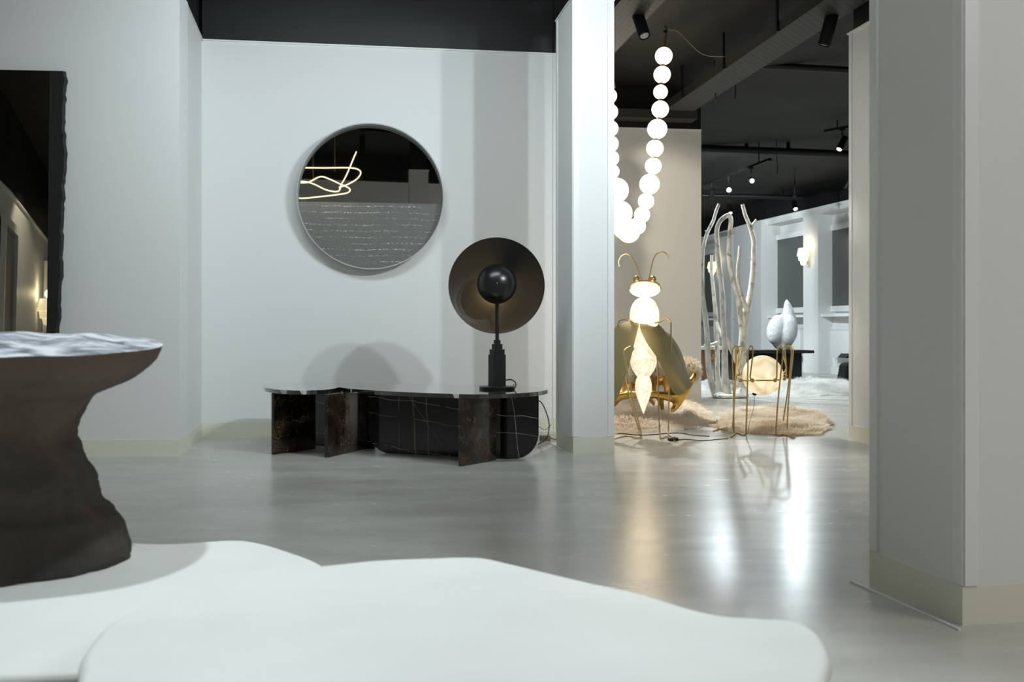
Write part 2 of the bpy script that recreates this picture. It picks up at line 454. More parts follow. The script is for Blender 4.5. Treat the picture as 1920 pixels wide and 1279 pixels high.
# columns: boxes with panels, corner strips, baseboard and black upper part
def column(n, c0, fr, dep, wid, w2=None):
    """c0 = near front-left corner (plan); dep along the left face direction; wid along the front"""
    c0 = Vector(c0); u = Vector(fr).normalized(); v = Vector((-u.y, u.x))
    pts = [c0, c0 + u * wid, c0 + u * wid + v * dep, c0 + v * dep]
    g = lambda k: [(p + ((p - (pts[0] + pts[2]) / 2).normalized() * k)) for p in pts]
    bm = B(); prism(bm, pts, .118, WH); struct('wall_column_' + n, bm, M_wall)
    bm = B(); prism(bm, g(.006), 0, .118); struct('baseboard_column_' + n, bm, M_base)
    bm = B(); prism(bm, g(.022), WH, WH + .012); struct('trim_column_cap_' + n, bm, M_trim)
    bm = B(); prism(bm, g(-.03), WH + .012, CEIL); struct('wall_column_' + n + '_upper', bm, M_blackwall)
    # strips along the corners of the front and the left face, leaving a fine shadow gap
    bm = B(); s = .045
    def strip(a, d, nrm):
        q = [a, a + d * s, a + d * s - nrm * .0 + nrm * .007, a + nrm * .007]
        prism(bm, [tuple(x) for x in q], .12, WH - .002)
    strip(c0 - v * .0, u, -v); strip(c0 + u * (wid - s), u, -v)
    strip(c0, v, -u); strip(c0 + v * (dep - s), v, -u)
    struct('trim_column_strips_' + n, bm, M_trim)
    return u, v
column('middle', (.439, 7.13), (1, .17), .56, .30)
column('near', (1.366, 3.01), (1, .2), .51, 1.9)
column('right', (2.86, 7.25), (1, .17), .80, 2.2)
column('behind', (.80, -.45), (1, .15), .35, .32)
# thin metal floor strips beside the columns
for nm, a, b in (('near', (1.205, 3.53), (1.335, 2.96)), ('middle', (.30, 7.75), (.37, 7.33)), ('right', (2.68, 8.12), (2.78, 7.45))):
    bm = B(); slab(bm, a, b, 0, .006, .008); struct('trim_floor_strip_' + nm, bm, M_trim)

# ---- far window wall with pilasters
W0, W1, W2, W3 = (4.60, 29.0), (5.57, 21.8), (6.26, 18.56), (6.85, 15.0)
def nrm(a, b):
    d = (Vector(b) - Vector(a)).normalized(); return Vector((d.y, -d.x))      # right of a->b = into the room (west)
bm = B()
for a, b in ((W0, W1), (W1, W2), (W2, W3)):
    n = nrm(a, b); o2 = -n * .32
    slab(bm, Vector(a) + o2, Vector(b) + o2, 0, WH, -.25)
struct('wall_window', bm, M_wall)
bm = B()
for a, b in ((W0, W1), (W1, W2), (W2, W3)):
    slab(bm, a, b, WH - .12, WH, -.34)          # head band over the bays
struct('trim_window_head', bm, M_wall)
bm = B()
for a, b in ((W0, W1), (W1, W2), (W2, W3)):
    n = nrm(a, b)
    slab(bm, Vector(a) + n * .03, Vector(b) + n * .03, WH, WH + .015, -.4)
struct('trim_window_lip', bm, M_trim)
bm = B()
for a, b in ((W0, W1), (W1, W2), (W2, W3)): slab(bm, Vector(a), Vector(b), WH + .015, CEIL, -.5)
struct('wall_window_upper', bm, M_blackwall)
def pil(n, pxa, pxb, A, Bb, out=.0):
    a = HIT(pxa, A, Bb); b = HIT(pxb, A, Bb); nn = nrm(a, b)
    bm = B(); slab(bm, Vector(a) + nn * out, Vector(b) + nn * out, 0, WH - .001, -.34 - out); struct('wall_pilaster_%d' % n, bm, M_wall)
    return a, b
pil(1, 1341, 1371, W0, W1)
pil(2, 1385, 1437, W0, W1, .12)
pil(3, 1506, 1534, W1, W2)
pil(4, 1640, 1680, W2, W3)

def window(n, pxa, pxb, A, Bb, ztop, zbot, split=None):
    """window in a bay: frame (with mullion), night glass, grey sheet for its reflection, sill below"""
    n_ = nrm(A, Bb); off = -n_ * .22
    A2, B2 = Vector(A) + off, Vector(Bb) + off
    a, b = Vector(HIT(pxa, A2, B2)), Vector(HIT(pxb, A2, B2)); d = (b - a).normalized()
    fr = .11
    root = bpy.data.objects.new('window_%d' % n, None); COL.objects.link(root); root['kind'] = 'structure'
    root.location = ((a.x + b.x) / 2, (a.y + b.y) / 2, zbot)
    bm = B()
    slab(bm, a, b, ztop - fr, ztop, -.09); slab(bm, a, b, zbot, zbot + fr, -.09)
    slab(bm, a, a + d * fr, zbot + fr, ztop - fr, -.09); slab(bm, b - d * fr, b, zbot + fr, ztop - fr, -.09)
    fo = obj('window_frame', bm, M_frame, root, False)
    bm = B(); e = -n_ * .045
    slab(bm, a + d * fr + e, b - d * fr + e, zbot + fr, ztop - fr, -.01); obj('pane', bm, M_pane, root, False)
    bm = B(); e = -n_ * .035; L = (b - a).length
    slab(bm, a + d * (fr + .01) + e, a + d * (L * .72) + e, zbot + fr, ztop - fr - .0, -.004)
    slab(bm, a + d * (L * .72) + e, b - d * fr + e, zbot + fr, zbot + (ztop - zbot) * .60, -.004)
    obj('pane_reflection', bm, M_reflection, root, False)  # thin grey sheets stand in for the reflection in the glass
    bm = B(); slab(bm, a - d * .15 + n_ * .20, b + d * .15 + n_ * .20, zbot - .10, zbot - .05, -.3); obj('window_sill', bm, M_frame, root, False)
    return a, b
ZT, ZB = 2.93, 1.22
window(1, 1316, 1340, W0, W1, 2.95, 1.20)
window(2, 1372, 1400, W0, W1, 2.95, 1.20)
a3, b3 = window(3, 1450, 1530, W1, W2, ZT, ZB)
window(4, 1549, 1640, W2, W3, ZT, ZB)

# radiator casings in the niches below the sills
def casing(label, pxa, pxb, A, Bb, grp=None):
    n_ = nrm(A, Bb); off = -n_ * .10
    A2, B2 = Vector(A) + off, Vector(Bb) + off
    a, b = Vector(HIT(pxa, A2, B2)), Vector(HIT(pxb, A2, B2))
    t = thing('radiator', ((a.x + b.x) / 2, (a.y + b.y) / 2, .0), label, 'radiator', grp)
    bm = B(); slab(bm, a, b, .32, .86, -.12, .01); obj('radiator_panel', bm, M_frame, t)
    bm = B(); slab(bm, a + (b - a) * .02 + n_ * .01, b - (b - a) * .02 + n_ * .01, .86, .90, -.14); obj('top_grille', bm, M_trim, t)
    bm = B(); slab(bm, a - n_ * .02, b - n_ * .02, 0.0, .14, -.10); obj('plinth', bm, M_frame, t)
    for k in (.12, .88):
        bm = B(); q = a + (b - a) * k; tube(bm, [(q.x - n_.x * .06, q.y - n_.y * .06, .13), (q.x - n_.x * .06, q.y - n_.y * .06, .34)], .02); obj('pipe', bm, M_trim, t)
casing('white radiator in the niche below the rightmost window', 1556, 1625, W2, W3)
casing('white radiator below the middle window behind the white torso sculpture', 1462, 1500, W1, W2)

# ---- left outer wall (seen in the black mirror) with two windows
Lm = [(-4.35, 6.80), (-4.88, 2.1), (-5.56, -2.15)]
bm = B()
for a, b in zip(Lm, Lm[1:]): slab(bm, a, b, 0, 2.73, .25)
struct('wall_outer_left', bm, M_wall)
bm = B()
for a, b in zip(Lm, Lm[1:]): slab(bm, Vector(a) + Vector((.03, 0)), Vector(b) + Vector((.03, 0)), 2.73, 2.75, .1)
struct('trim_outer_left', bm, M_trim)
bm = B()
for a, b in zip(Lm, Lm[1:]): slab(bm, a, b, 2.75, CEIL, .25)
struct('wall_outer_left_upper', bm, M_blackwall)
for k, (y0, y1) in enumerate(((2.6, 1.6), (-1.3, -2.05))):
    fx = lambda y: -4.88 + (2.1 - y) * (-.68 / 4.25) + .01
    a, b = Vector((fx(y0), y0)), Vector((fx(y1), y1))
    root = bpy.data.objects.new('window_%d' % (5 + k), None); COL.objects.link(root); root['kind'] = 'structure'; root.location = (a.x, a.y, .9)
    bm = B(); d = (b - a).normalized()
    for q in ((a, b, 2.3, 2.4), (a, b, .8, .9), (a, a + d * .08, .9, 2.3), (b - d * .08, b, .9, 2.3)): slab(bm, q[0], q[1], q[2], q[3], -.05)
    obj('window_frame', bm, M_frame, root, False)
    bm = B(); slab(bm, a + d * .08, b - d * .08, .9, 2.3, -.015); obj('pane', bm, M_pane, root, False)

# ------------------------------------------------------------------ ceiling services
def tray(a, b, wdt, z, label, h=.09):
    a = Vector((a[0], a[1], z)); b = Vector((b[0], b[1], z)); d = b - a; L = d.length
    ang = math.atan2(d.y, d.x) - math.pi / 2
    t = thing('cable_tray', ((a + b) / 2), label, 'cable tray')
    t.rotation_euler = (0, 0, ang)
    def part(name, bm, m):
        bmesh.ops.recalc_face_normals(bm, faces=bm.faces)
        me = bpy.data.meshes.new(name); bm.to_mesh(me); bm.free(); me.materials.append(m)
        o = bpy.data.objects.new(name, me); COL.objects.link(o); o.parent = t; return o
    bm = B(); box(bm, (0, 0, .004), (wdt, L, .006)); part('perforated_base', bm, M_tray)
    for s in (-1, 1):
        bm = B(); box(bm, (s * (wdt / 2 - .004), 0, h / 2), (.008, L, h)); box(bm, (s * (wdt / 2 - .012), 0, h), (.03, L, .008)); part('side_rail', bm, M_tray)
    k = int(L / 1.4) + 1
    for i in range(k):
        y = -L / 2 + (i + .5) * L / k
        for s in (-1, 1):
            bm = B(); box(bm, (s * (wdt / 2 + .012), y, (CEIL - z) / 2), (.016, .03, CEIL - z)); part('hanger', bm, M_black)
    return t
tray((1.93, 11.45), (3.1, 4.2), .34, 3.40, 'dark perforated cable tray running diagonally across the ceiling beyond the pillar')
tray((.62, 9.9), (1.4, 5.2), .34, 3.40, 'short visible run of perforated cable tray at the top beside the middle pillar')
tray((.4, 11.50), (2.15, 11.74), .26, 3.34, 'dark cable tray running level along the top of the beige wall')

def bar(name, a, b, s, label, m=M_black):
    t = thing(name, (Vector(a) + Vector(b)) / 2, label, name.split('_')[-1])
    bm = B(); tube(bm, [a, b], s, 10); obj('rail' if 'track' in name else 'pipe_run', bm, m, t)
    return t
def hangers(t, pts, r=.01):
    for p in pts:
        bm = B(); tube(bm, [(p[0], p[1], p[2]), (p[0], p[1], CEIL)], r, 6); obj('hanger', bm, M_black, t)
def sq(name, a, b, s, label, catg, part='rail'):
    a, b = Vector(a), Vector(b)
    t = thing(name, (a + b) / 2, label, catg)
    bm = B(); slab(bm, a, b, a.z - s / 2, a.z + s / 2, s); obj(part, bm, M_black, t, False)
    for q in (a, b):
        bm = B(); box(bm, q, (s * 1.2, s * 1.2, s * 1.2)); obj('end_cap', bm, M_black, t, False)
    return t
# long pipes across the far ceiling
p1 = bar('ceiling_pipe', P(1290, 277, 15.6), P(1640, 291, 14.9), .055, 'thick black pipe crossing the far ceiling above the spotlights'); p1['category'] = 'pipe'
hangers(p1, [P(1400, 280, 15.4), P(1478, 283, 15.3)], .03)
p2 = bar('ceiling_pipe', P(1300, 366, 21.0), P(1520, 371, 20.2), .045, 'thin black pipe farthest away, just above the far windows'); p2['category'] = 'pipe'
hangers(p2, [P(1466, 370, 20.5)], .03)
p3 = bar('ceiling_rail', P(1420, 122, 10.9), P(1640, 134, 10.4), .035, 'black support rail sticking out from the diagonal cable tray'); p3['category'] = 'rail'
hangers(p3, [P(1435, 124, 10.85)], .02)
for px, y0, y1, d, lb in ((1340, 146, 182, 10.6, 'left one of two loose ceiling wires below the diagonal tray'), (1377, 140, 186, 10.6, 'right one of two loose ceiling wires below the diagonal tray'), (1456, 292, 326, 15.0, 'loose wire hanging straight down from the thick far pipe')):
    bm = B(); top = P(px, y0, d); bot = P(px + 1.5, y1, d); tube(bm, cat([Vector((top.x, top.y, CEIL)), top, (top + bot) / 2 + Vector((.008, 0, 0)), bot], 4), .006, 6)
    tag(obj('ceiling_wire', bm, M_cable), lb, 'wire')

# spotlights: one of each size is built, the rest are copies
def spotlight_proto():
    t = thing('track_spotlight', (0, 0, 0), 'x', 'spotlight', 'black ceiling spotlights')
    bm = B(); box(bm, (0, 0, -.012), (.05, .12, .024), bev=.003); tube(bm, [(0, 0, -.02), (0, 0, -.085)], .010, 10); obj('mount', bm, M_black, t)
    bm = B(); lathe(bm, [(0, .11), (.042, .11), (.045, .105), (.045, -.11), (.040, -.115), (.038, -.085), (0, -.085)], (0, 0, 0), 24)
    bd = obj('body', bm, M_black, t); bd.location = (0, 0, -.19)
    bm = B(); cyl(bm, (0, 0, -.084 - .022 - .19), .034, .010, 20); ln = obj('lens', bm, M_lens, bd)
    return t
SP0 = spotlight_proto(); first = [True]
WARMW = (1.0, .86, .68)
def spotlight(loc, aim, label, size=1.0, watts=0, color=COOL, angle=60, lit=True, blend=.35, rad=.05, real=True):
    o = SP0 if first[0] else copy_tree(SP0); first[0] = False
    o.location = loc; o['label'] = label; o.scale = (size,) * 3
    body = [c for c in o.children if c.name.startswith('body')][0]
    bpos = Vector(loc) + Vector((0, 0, -.19 * size))
    d = (Vector(aim) - bpos).normalized()
    body.rotation_euler = d.to_track_quat('-Z', 'Y').to_euler()
    if not lit:
        lo = body.children[0]; lo.data = lo.data.copy(); lo.data.materials[0] = M_lensoff
    if watts:
        l = bpy.data.lights.new('lamp', 'SPOT'); l.energy = watts; l.color = color; l.spot_size = math.radians(angle); l.spot_blend = blend; l.shadow_soft_size = rad
        lo = bpy.data.objects.new('spot_lamp', l); COL.objects.link(lo)
        lo.location = bpos + d * (.14 * size); lo.rotation_euler = d.to_track_quat('-Z', 'Y').to_euler()
    return o
def track(a, b, label):
    a, b = Vector(a), Vector(b)
    t = sq('lighting_track', a, b, .036, label, 'lighting track')
    hangers(t, [a + (b - a) * .15, a + (b - a) * .85], .008)
    return t
TZ = 3.58
def on_track(a, b, k): return Vector(a) + (Vector(b) - Vector(a)) * k + Vector((0, 0, -.018))
# track A: by the near column, out of the frame to the right; its two lamps light the bench wall
ta, tb = (1.7, 3.75, TZ), (3.3, 4.1, TZ)
track(ta, tb, 'black lighting track above the near pillar')
LW = 190
spotlight(on_track(ta, tb, .72), (-1.6, 8.3, 1.4), 'lit spotlight above the near pillar aimed at the round mirror, right one', 1, LW, COOL, 66, blend=.9)
spotlight(on_track(ta, tb, .34), (-1.6, 8.3, 1.4), 'lit spotlight above the near pillar aimed at the round mirror, left one', 1, LW, COOL, 66, blend=.9)
# track B: left part, over the rock and the white tables
ta, tb = (-1.9, 2.45, TZ), (.9, 1.7, TZ)
track(ta, tb, 'black lighting track above the white tables')
spotlight(on_track(ta, tb, .20), (-1.0, 1.9, .4), 'lit spotlight above the rock stool', 1, 120, COOL, 70)
spotlight(on_track(ta, tb, .55), (-.3, 1.6, .4), 'lit spotlight above the middle of the white tables', 1, 120, COOL, 70)
spotlight(on_track(ta, tb, .02), (-3.6, 6.9, 1.5), 'lit spotlight aimed at the left wall', 1, 14, COOL, 75)
spotlight(on_track(ta, tb, .97), (1.2, 3.2, 1.0), 'lit spotlight aimed at the near pillar', 1, 22, COOL, 80)
# lamps in view, then unseen tracks added for their light
def at(px, py, d): return P(px, py, d)
q = at(1202, 0, 7.95); track((.86, 8.7, q.z + .018), (1.08, 7.2, q.z + .018), 'black lighting track at the top beside the middle pillar')
spotlight(q, (2.4, 5.0, -3.0), 'black spotlight pointing down at the top edge just right of the middle pillar', 1.05, lit=False)
spotlight(at(1206, -90, 7.2) , (.6, 7.2, .9), 'black spotlight above the top edge aimed at the middle pillar', 1.0, lit=False)
q = at(1553, 4, 8.0); track(q + Vector((-.12, .06, .018)), q + Vector((.9, -.35, .018)), 'black lighting track at the top right where the diagonal cable tray ends')
spotlight(q, (1.7, 8.6, -.4), 'black spotlight with a pale ring tilted left at the top right, end of cable tray', 1.15, lit=False)
q = at(1579, 243, 13.6); track(q + Vector((-.16, .2, .018)), q + Vector((.6, -.75, .018)), 'black lighting track meeting the right pillar halfway up the ceiling')
spotlight(q, (2.9, 12.5, 0.8), 'black spotlight just left of the right pillar, lit lens pointing down left', 1.0, 190, COOL, 70)
q1 = at(1383, 338, 16.6); q2 = at(1442, 298, 17.0)
q1 = P(1322, 343, 15.2); q2 = P(1444, 296, 15.2); q2.z = q1.z = 3.45
tA, tB = Vector(((1322 - CX) / F * 17.5, 17.5, 3.42)), Vector(((1444 - CX) / F * 14.9, 14.9, 3.42))
track(tA, tB, 'black lighting track rising right above the branch sculpture with two bright lamps')
spotlight(on_track(tA, tB, .74) , (2.6, 4.0, .2), 'small glowing spotlight on the far track, right of the brightest one', 1.0, 8, COOL, 24)
spotlight(on_track(tA, tB, .40), (1.4, 3.0, .0), 'brightest spotlight on the far track shining straight at the viewer', 1.1, 150, COOL, 24, rad=.05)
spotlight(on_track(tA, tB, .12), (3.2, 21, .3), 'unlit spotlight at the left end of the far track', 1.0, lit=False)
q = at(1368, 376, 18.5); spotlight(Vector((q.x, q.y, 3.3)), (4.0, 16.0, 0), 'spotlight directly above the arched branch, thin lit lens', 1.0, 60, COOL, 70)
bm = B(); tube(bm, [(q.x, q.y, 3.3), (q.x, q.y, CEIL)], .012, 8); tag(obj('ceiling_rod', bm, M_black), 'thin black rod carrying the spotlight above the arched branch', 'rod')
q = at(1490, 376, 17.8); spotlight(Vector((q.x, q.y, 3.28)), (4.8, 14.5, 0), 'small lit spotlight alone above the second far window', 1.0, 90, COOL, 80)
bm = B(); tube(bm, [(q.x, q.y, 3.28), (q.x, q.y, CEIL)], .012, 8); tag(obj('ceiling_rod', bm, M_black), 'thin black rod carrying the lone spotlight above the far windows', 'rod')
for x_, y_, lb_ in ((3.4, 12.9, 'left one in front of'), (4.6, 14.6, 'right one in front of'), (4.9, 18.2, 'right one beyond'), (3.3, 19.6, 'left one beyond')):
    pass
track((2.35, 13.1, TZ), (1.7, 18.6, TZ), 'added black lighting track hidden behind the beige wall, brightening the far room')  # unseen track, added to carry lamps that brighten the far room
track((.75, 8.9, TZ), (1.0, 10.4, TZ), 'added black lighting track hidden behind the middle pillar over the sheepskins')  # unseen track, added to light the beige wall and the rugs
spotlight(on_track((.75, 8.9, TZ), (1.0, 10.4, TZ), .2), (1.5, 11.9, .9), 'added unseen warm spotlight behind the middle pillar brightening the beige wall', 1, 110, WARMW, 80)
spotlight(on_track((.75, 8.9, TZ), (1.0, 10.4, TZ), .7), (2.2, 9.0, .0), 'added unseen spotlight behind the middle pillar brightening the cream sheepskins', 1, 330, NEUT, 90)
for k_, (kk_, aim_) in enumerate(((.05, (4.4, 14.0, 0)), (.35, (6.0, 19.6, 1.3)), (.62, (4.4, 17.0, 0)), (.92, (5.2, 23.5, 1.2)))):
    spotlight(on_track((2.35, 13.1, TZ), (1.7, 18.6, TZ), kk_), aim_, 'added lit spotlight of the hidden far track, %s along it' % ('nearest', 'second', 'third', 'farthest')[k_], 1, (330, 420, 380, 420)[k_], COOL, 80)  # unseen lamps added to brighten the far windows and floor
q = P(1592, 322, 17.2); spotlight(q, (4.5, 19, 0), 'spotlight half hidden behind the right pillar above the far windows', 1.0, lit=False)

# ------------------------------------------------------------------ round mirror
def leaning(name, c, normal, tilt, label, catg):
    """thing whose local x,z plane is the wall plane, -y towards the room; tilt>0 leans the top back"""
    t = thing(name, c, label, catg)
    rz = math.atan2(normal[1], normal[0]) + math.pi / 2
    t.rotation_euler = (Matrix.Rotation(rz, 4, 'Z') @ Matrix.Rotation(-tilt, 4, 'X')).to_euler()
    return t
def local(name, bm, m, t, smooth=True, kind=None):
    bmesh.ops.recalc_face_normals(bm, faces=bm.faces)
    me = bpy.data.meshes.new(name); bm.to_mesh(me); bm.free(); me.materials.append(m)
    if smooth:
        me.polygons.foreach_set('use_smooth', [True] * len(me.polygons)); me.set_sharp_from_angle(angle=math.radians(38))
    o = bpy.data.objects.new(name, me); COL.objects.link(o); o.parent = t
    if kind: o['kind'] = kind
    return o
NB = Vector((.1445, -.9895))
cm = Vector(((695.5 - CX) / F * 8.355, 8.355, EYE + (HY - 370) / F * 8.355))
rm = leaning('round_mirror', cm, NB, -math.radians(1.08), 'large round mirror with steel ring on the white wall above the bench', 'mirror')
R0 = .608
bm = B(); lathe(bm, [(R0 - .009, -.085), (R0, -.085), (R0, .028), (R0 - .009, .028), (R0 - .009, -.085)], seg=96, axis='Y'); local('ring', bm, M_ring, rm)
zs = -.045; Rg = R0 - .006
def chord(up):
    bm = B(); a0 = math.asin(zs / Rg)
    if up: ang = [a0 + (math.pi - 2 * a0) * i / 64 for i in range(65)]
    else: ang = [a0 - (math.pi + 2 * a0) * i / 64 for i in range(65)]
    f = [bm.verts.new((Rg * math.cos(a), .012, Rg * math.sin(a))) for a in ang]
    k = [bm.verts.new((Rg * math.cos(a), .022, Rg * math.sin(a))) for a in ang]
    bm.faces.new(f); bm.faces.new(k[::-1])
    for i in range(65): bm.faces.new((f[i], f[(i + 1) % 65], k[(i + 1) % 65], k[i]))
    return bm
local('clear_glass', chord(True), M_mirror, rm, False)
e = local('etched_glass', chord(False), M_etch, rm, False); e['label'] = 'etched lower half with sparkling horizontal lines'

# ------------------------------------------------------------------ black mirror with rough slate edge, left
NL = Vector((.087, -.996))
c0 = Vector((-3.60, 6.78, .78))
lm = leaning('slate_mirror', c0, NL, math.radians(1.9), 'tall black mirror with chipped slate edge leaning on the left wall behind the rock', 'mirror')
random.seed(4)
def xr(px, d=6.86): return ((px - CX) / F * d + 3.60) * 1.004
H = 2.65 - .78 + .02
bm = B(); hs = 60; right = []
edge = [(130, 124), (140, 127), (150, 126), (165, 124), (200, 123), (240, 124), (285, 128), (305, 126), (340, 123.5), (400, 124), (410, 122), (450, 122), (520, 122), (560, 120), (600, 119), (640, 117), (700, 116)]
def ex(z):
    y = HY - (z - EYE) / 6.75 * F
    for (y0, x0), (y1, x1) in zip(edge, edge[1:]):
        if y0 <= y <= y1: return x0 + (x1 - x0) * (y - y0) / (y1 - y0)
    return edge[0][1] if y < edge[0][0] else edge[-1][1]
front, back = [], []
cols = 3
for i in range(hs + 1):
    z = H * i / hs; jit = random.uniform(-.006, .006)
    x1 = xr(ex(z + .78)) + jit
    front.append((x1, z)); 
inn = xr(96)
rows = []
for i in range(hs + 1):
    x1, z = front[i]; j2 = random.uniform(-.004, .004)
    rows.append([bm.verts.new((inn - .01, -.030, z)), bm.verts.new((x1 - .016, -.030, z)), bm.verts.new((x1, -.016 + j2, z)), bm.verts.new((x1 - .012, .02, z)), bm.verts.new((inn - .01, .02, z))])
for A, C in zip(rows, rows[1:]):
    for k in range(5): bm.faces.new((A[k], A[(k + 1) % 5], C[(k + 1) % 5], C[k]))
bm.faces.new(rows[0]); bm.faces.new(rows[-1][::-1])
local('slate_edge', bm, M_slate, lm, False)
bm = B(); box(bm, ((inn - .01 + -.72) / 2, -.005, H / 2), (inn - .01 + .72, .05, H)); local('backing_slate', bm, M_slate, lm, False)
bm = B(); box(bm, ((inn + -.70) / 2, -.031, H / 2), (inn + .70, .006, H - .012)); local('mirror_glass', bm, M_mirrorblack, lm, False)

# ------------------------------------------------------------------ LED loop pendant (only seen in the round mirror)
def mirror_point(px, py, d):    # where a thing must hang so that the tilted round mirror shows it at (px, py)
    V = Vector(((px - CX) / F * d, d)); Pm = Vector((cm.x, cm.y)); k = (V - Pm).dot(NB)
    q = V - NB * 2 * k
    return Vector((q.x, q.y, EYE + (HY - (py + 68)) / F * d))
pend = thing('pendant_lamp', mirror_point(620, 240, 13), 'looping gold led pendant lamp reflected at the top left of the round mirror', 'pendant lamp')
loop = [(668, 243), (662, 258), (655, 275), (648, 290), (640, 303), (634, 315), (612, 313), (585, 302), (560, 300), (540, 318), (560, 330), (600, 326), (628, 322), (652, 318), (655, 311), (636, 303), (618, 295), (600, 290), (575, 300), (545, 296), (530, 282), (560, 274), (610, 274), (660, 274), (676, 280), (670, 292), (650, 303), (636, 308)]
dd = [13 + .35 * math.sin(i * .9) for i in range(len(loop))]
pts = cat([mirror_point(x, y, d) for (x, y), d in zip(loop, dd)], 6)
bm = B(); tube(bm, pts, .007, 8); obj('led_strip', bm, M_led, pend)
for x, y in ((587, 305), (628, 280)):
    p = mirror_point(x, y, 13); bm = B(); tube(bm, [p, (p.x, p.y, CEIL)], .003, 6); obj('wire', bm, M_brass, pend)

# ------------------------------------------------------------------ marble bench
TZB = .467; TH = .028
out = [(492, 723.5), (500, 720.5), (530, 718.5), (600, 718), (700, 718.5), (770, 719.5), (850, 720.5), (950, 722), (1008, 725), (1026, 729), (1022, 732), (1000, 735.5), (950, 738.5), (900, 739.5), (860, 739), (800, 737), (740, 734.5), (690, 731.5), (655, 729), (636, 726.2), (622, 729.5), (600, 731.5), (560, 732.5), (520, 730.5), (498, 727)]
wp = [G(x, y, TZB) for x, y in out]
bench = thing('marble_bench', (-.75, 7.2, 0), 'long low black marble bench on upright slabs below the round mirror', 'bench')
sm = cat(wp[:19] + [], 6) + cat(wp[19:] + [wp[0]], 6)[:-1]
bm = B(); prism(bm, [(p.x, p.y) for p in sm], TZB - TH, TZB)
obj('bench_top', bm, M_top, bench, False)
def panel(pa, pb, m, t=.03, label=None, z1=TZB - TH):
    bm = B(); slab(bm, pa, pb, 0, z1, t, .004)
    o = obj('upright_slab', bm, m, bench)
    if label: o['label'] = label
panel(G(514, 853).xy, G(592, 842).xy, M_emper, -.03, 'brown veined marble upright, leftmost')
panel(G(615, 858.5).xy, G(690, 841).xy, M_emper, -.03, 'brown veined marble upright under the notch of the top')
panel(G(866, 875).xy, G(931, 863).xy, M_emper, -.03, 'brown veined marble upright, rightmost')
def rslab(a, b, r, label, lo=(True, True)):
    a, b = Vector(a), Vector(b); d = (b - a); L = d.length; d.normalize(); n = Vector((-d.y, d.x)); z1 = TZB - TH
    pts = []
    if lo[0]: pts += [(r - r * math.cos(t), r - r * math.sin(t)) for t in [math.pi / 2 * i / 10 for i in range(11)]]
    else: pts += [(0, 0)]
    if lo[1]: pts += [(L - r + r * math.sin(t), r - r * math.cos(t)) for t in [math.pi / 2 * i / 10 for i in range(11)]]
    else: pts += [(L, 0)]
    pts += [(L, z1), (0, z1)]
    bm = B()
    f = [bm.verts.new((*(a + d * s), z)) for s, z in pts]; k = [bm.verts.new((*(a + d * s + n * .03), z)) for s, z in pts]
    bm.faces.new(f); bm.faces.new(k[::-1])
    for i in range(len(pts)): bm.faces.new((f[i], f[(i + 1) % len(pts)], k[(i + 1) % len(pts)], k[i]))
    o = obj('back_slab', bm, M_marble, bench); o['label'] = label
rslab(G(690, 848).xy, G(950, 861.0).xy, .17, 'polished black slab with pale veins, rounded lower left corner', (True, False))
rslab(G(950.5, 861.0).xy, G(1010, 858.5).xy, .17, 'polished black slab with rounded lower right corner', (False, True))
rslab(G(560, 834).xy, G(700, 842).xy, .02, 'polished black slab behind the two left uprights', (False, False))
# inlaid veins on the big slab, proud by a fraction of a millimetre
def inlay(px0, px1, y0, y1, w_, m=M_chip):
    pass
# white chips in the front edge of the top
def front_y(px):                # where the front edge of the top crosses this sight line
    best = None; k = (px - CX) / F
    for a, b in zip(sm, sm[1:] + sm[:1]):
        fa, fb = a.x - k * a.y, b.x - k * b.y
        if fa * fb <= 0 and abs(fa - fb) > 1e-9:
            y = a.y + (b.y - a.y) * fa / (fa - fb)
            if best is None or y < best: best = y
    return best
for x0, x1 in ((524, 538), (562, 575), (653, 660), (848, 861)):
    ya, yb = front_y(x0), front_y(x1); a = Vector(((x0 - CX) / F * ya, ya)); b = Vector(((x1 - CX) / F * yb, yb))
    zs_ = (TZB + .0006, TZB + .0006, TZB - TH + .001, TZB - TH + .001); xs = (a, b, b - (b - a) * .05, a + (b - a) * .35)
    bm = B(); f = [bm.verts.new((p.x, p.y - .003, z_)) for p, z_ in zip(xs, zs_)]; k = [bm.verts.new((p.x, p.y + .015, z_)) for p, z_ in zip(xs, zs_)]
    bm.faces.new(f); bm.faces.new(k[::-1])
    for q in range(4): bm.faces.new((f[q], f[(q + 1) % 4], k[(q + 1) % 4], k[q]))
    obj('white_inlay', bm, M_chip, bench, False)

# ------------------------------------------------------------------ table lamp with black dish
LX, LY = -.106, 7.08
lamp = thing('table_lamp', (LX, LY, TZB), 'black table lamp with large concave dish and sphere, standing on the marble bench', 'table lamp')
bm = B(); lathe(bm, [(0, 0), (.126, 0), (.128, .003), (.128, .017), (.124, .02), (0, .02)], (LX, LY, TZB), 48); obj('base_disc', bm, M_lampblack, lamp)
def octo(r, z0, z1):
    bm = B(); lathe(bm, [(0, z0), (r, z0), (r, z1), (0, z1)], (LX, LY, 0), 8, M=Matrix.Rotation(math.pi / 8, 3, 'Z')); return bm
z = TZB + .02; Z = lambda y: EYE + (HY - y) / F * LY
bm = B()
for r, z0, z1 in ((.067, z, Z(665)), (.058, Z(665), Z(655)), (.041, Z(655), Z(645)), (.026, Z(645), Z(637.5))):
    lathe(bm, [(0, z0), (r, z0), (r, z1), (0, z1)], (LX, LY, 0), 8, M=Matrix.Rotation(math.pi / 8, 3, 'Z'))
obj('stepped_stem', bm, M_lampblack, lamp, False)
bm = B(); tube(bm, [(LX, LY - .0, Z(638)), (LX, LY - .0, Z(562))], .0135, 14); obj('pole', bm, M_lampblack, lamp)
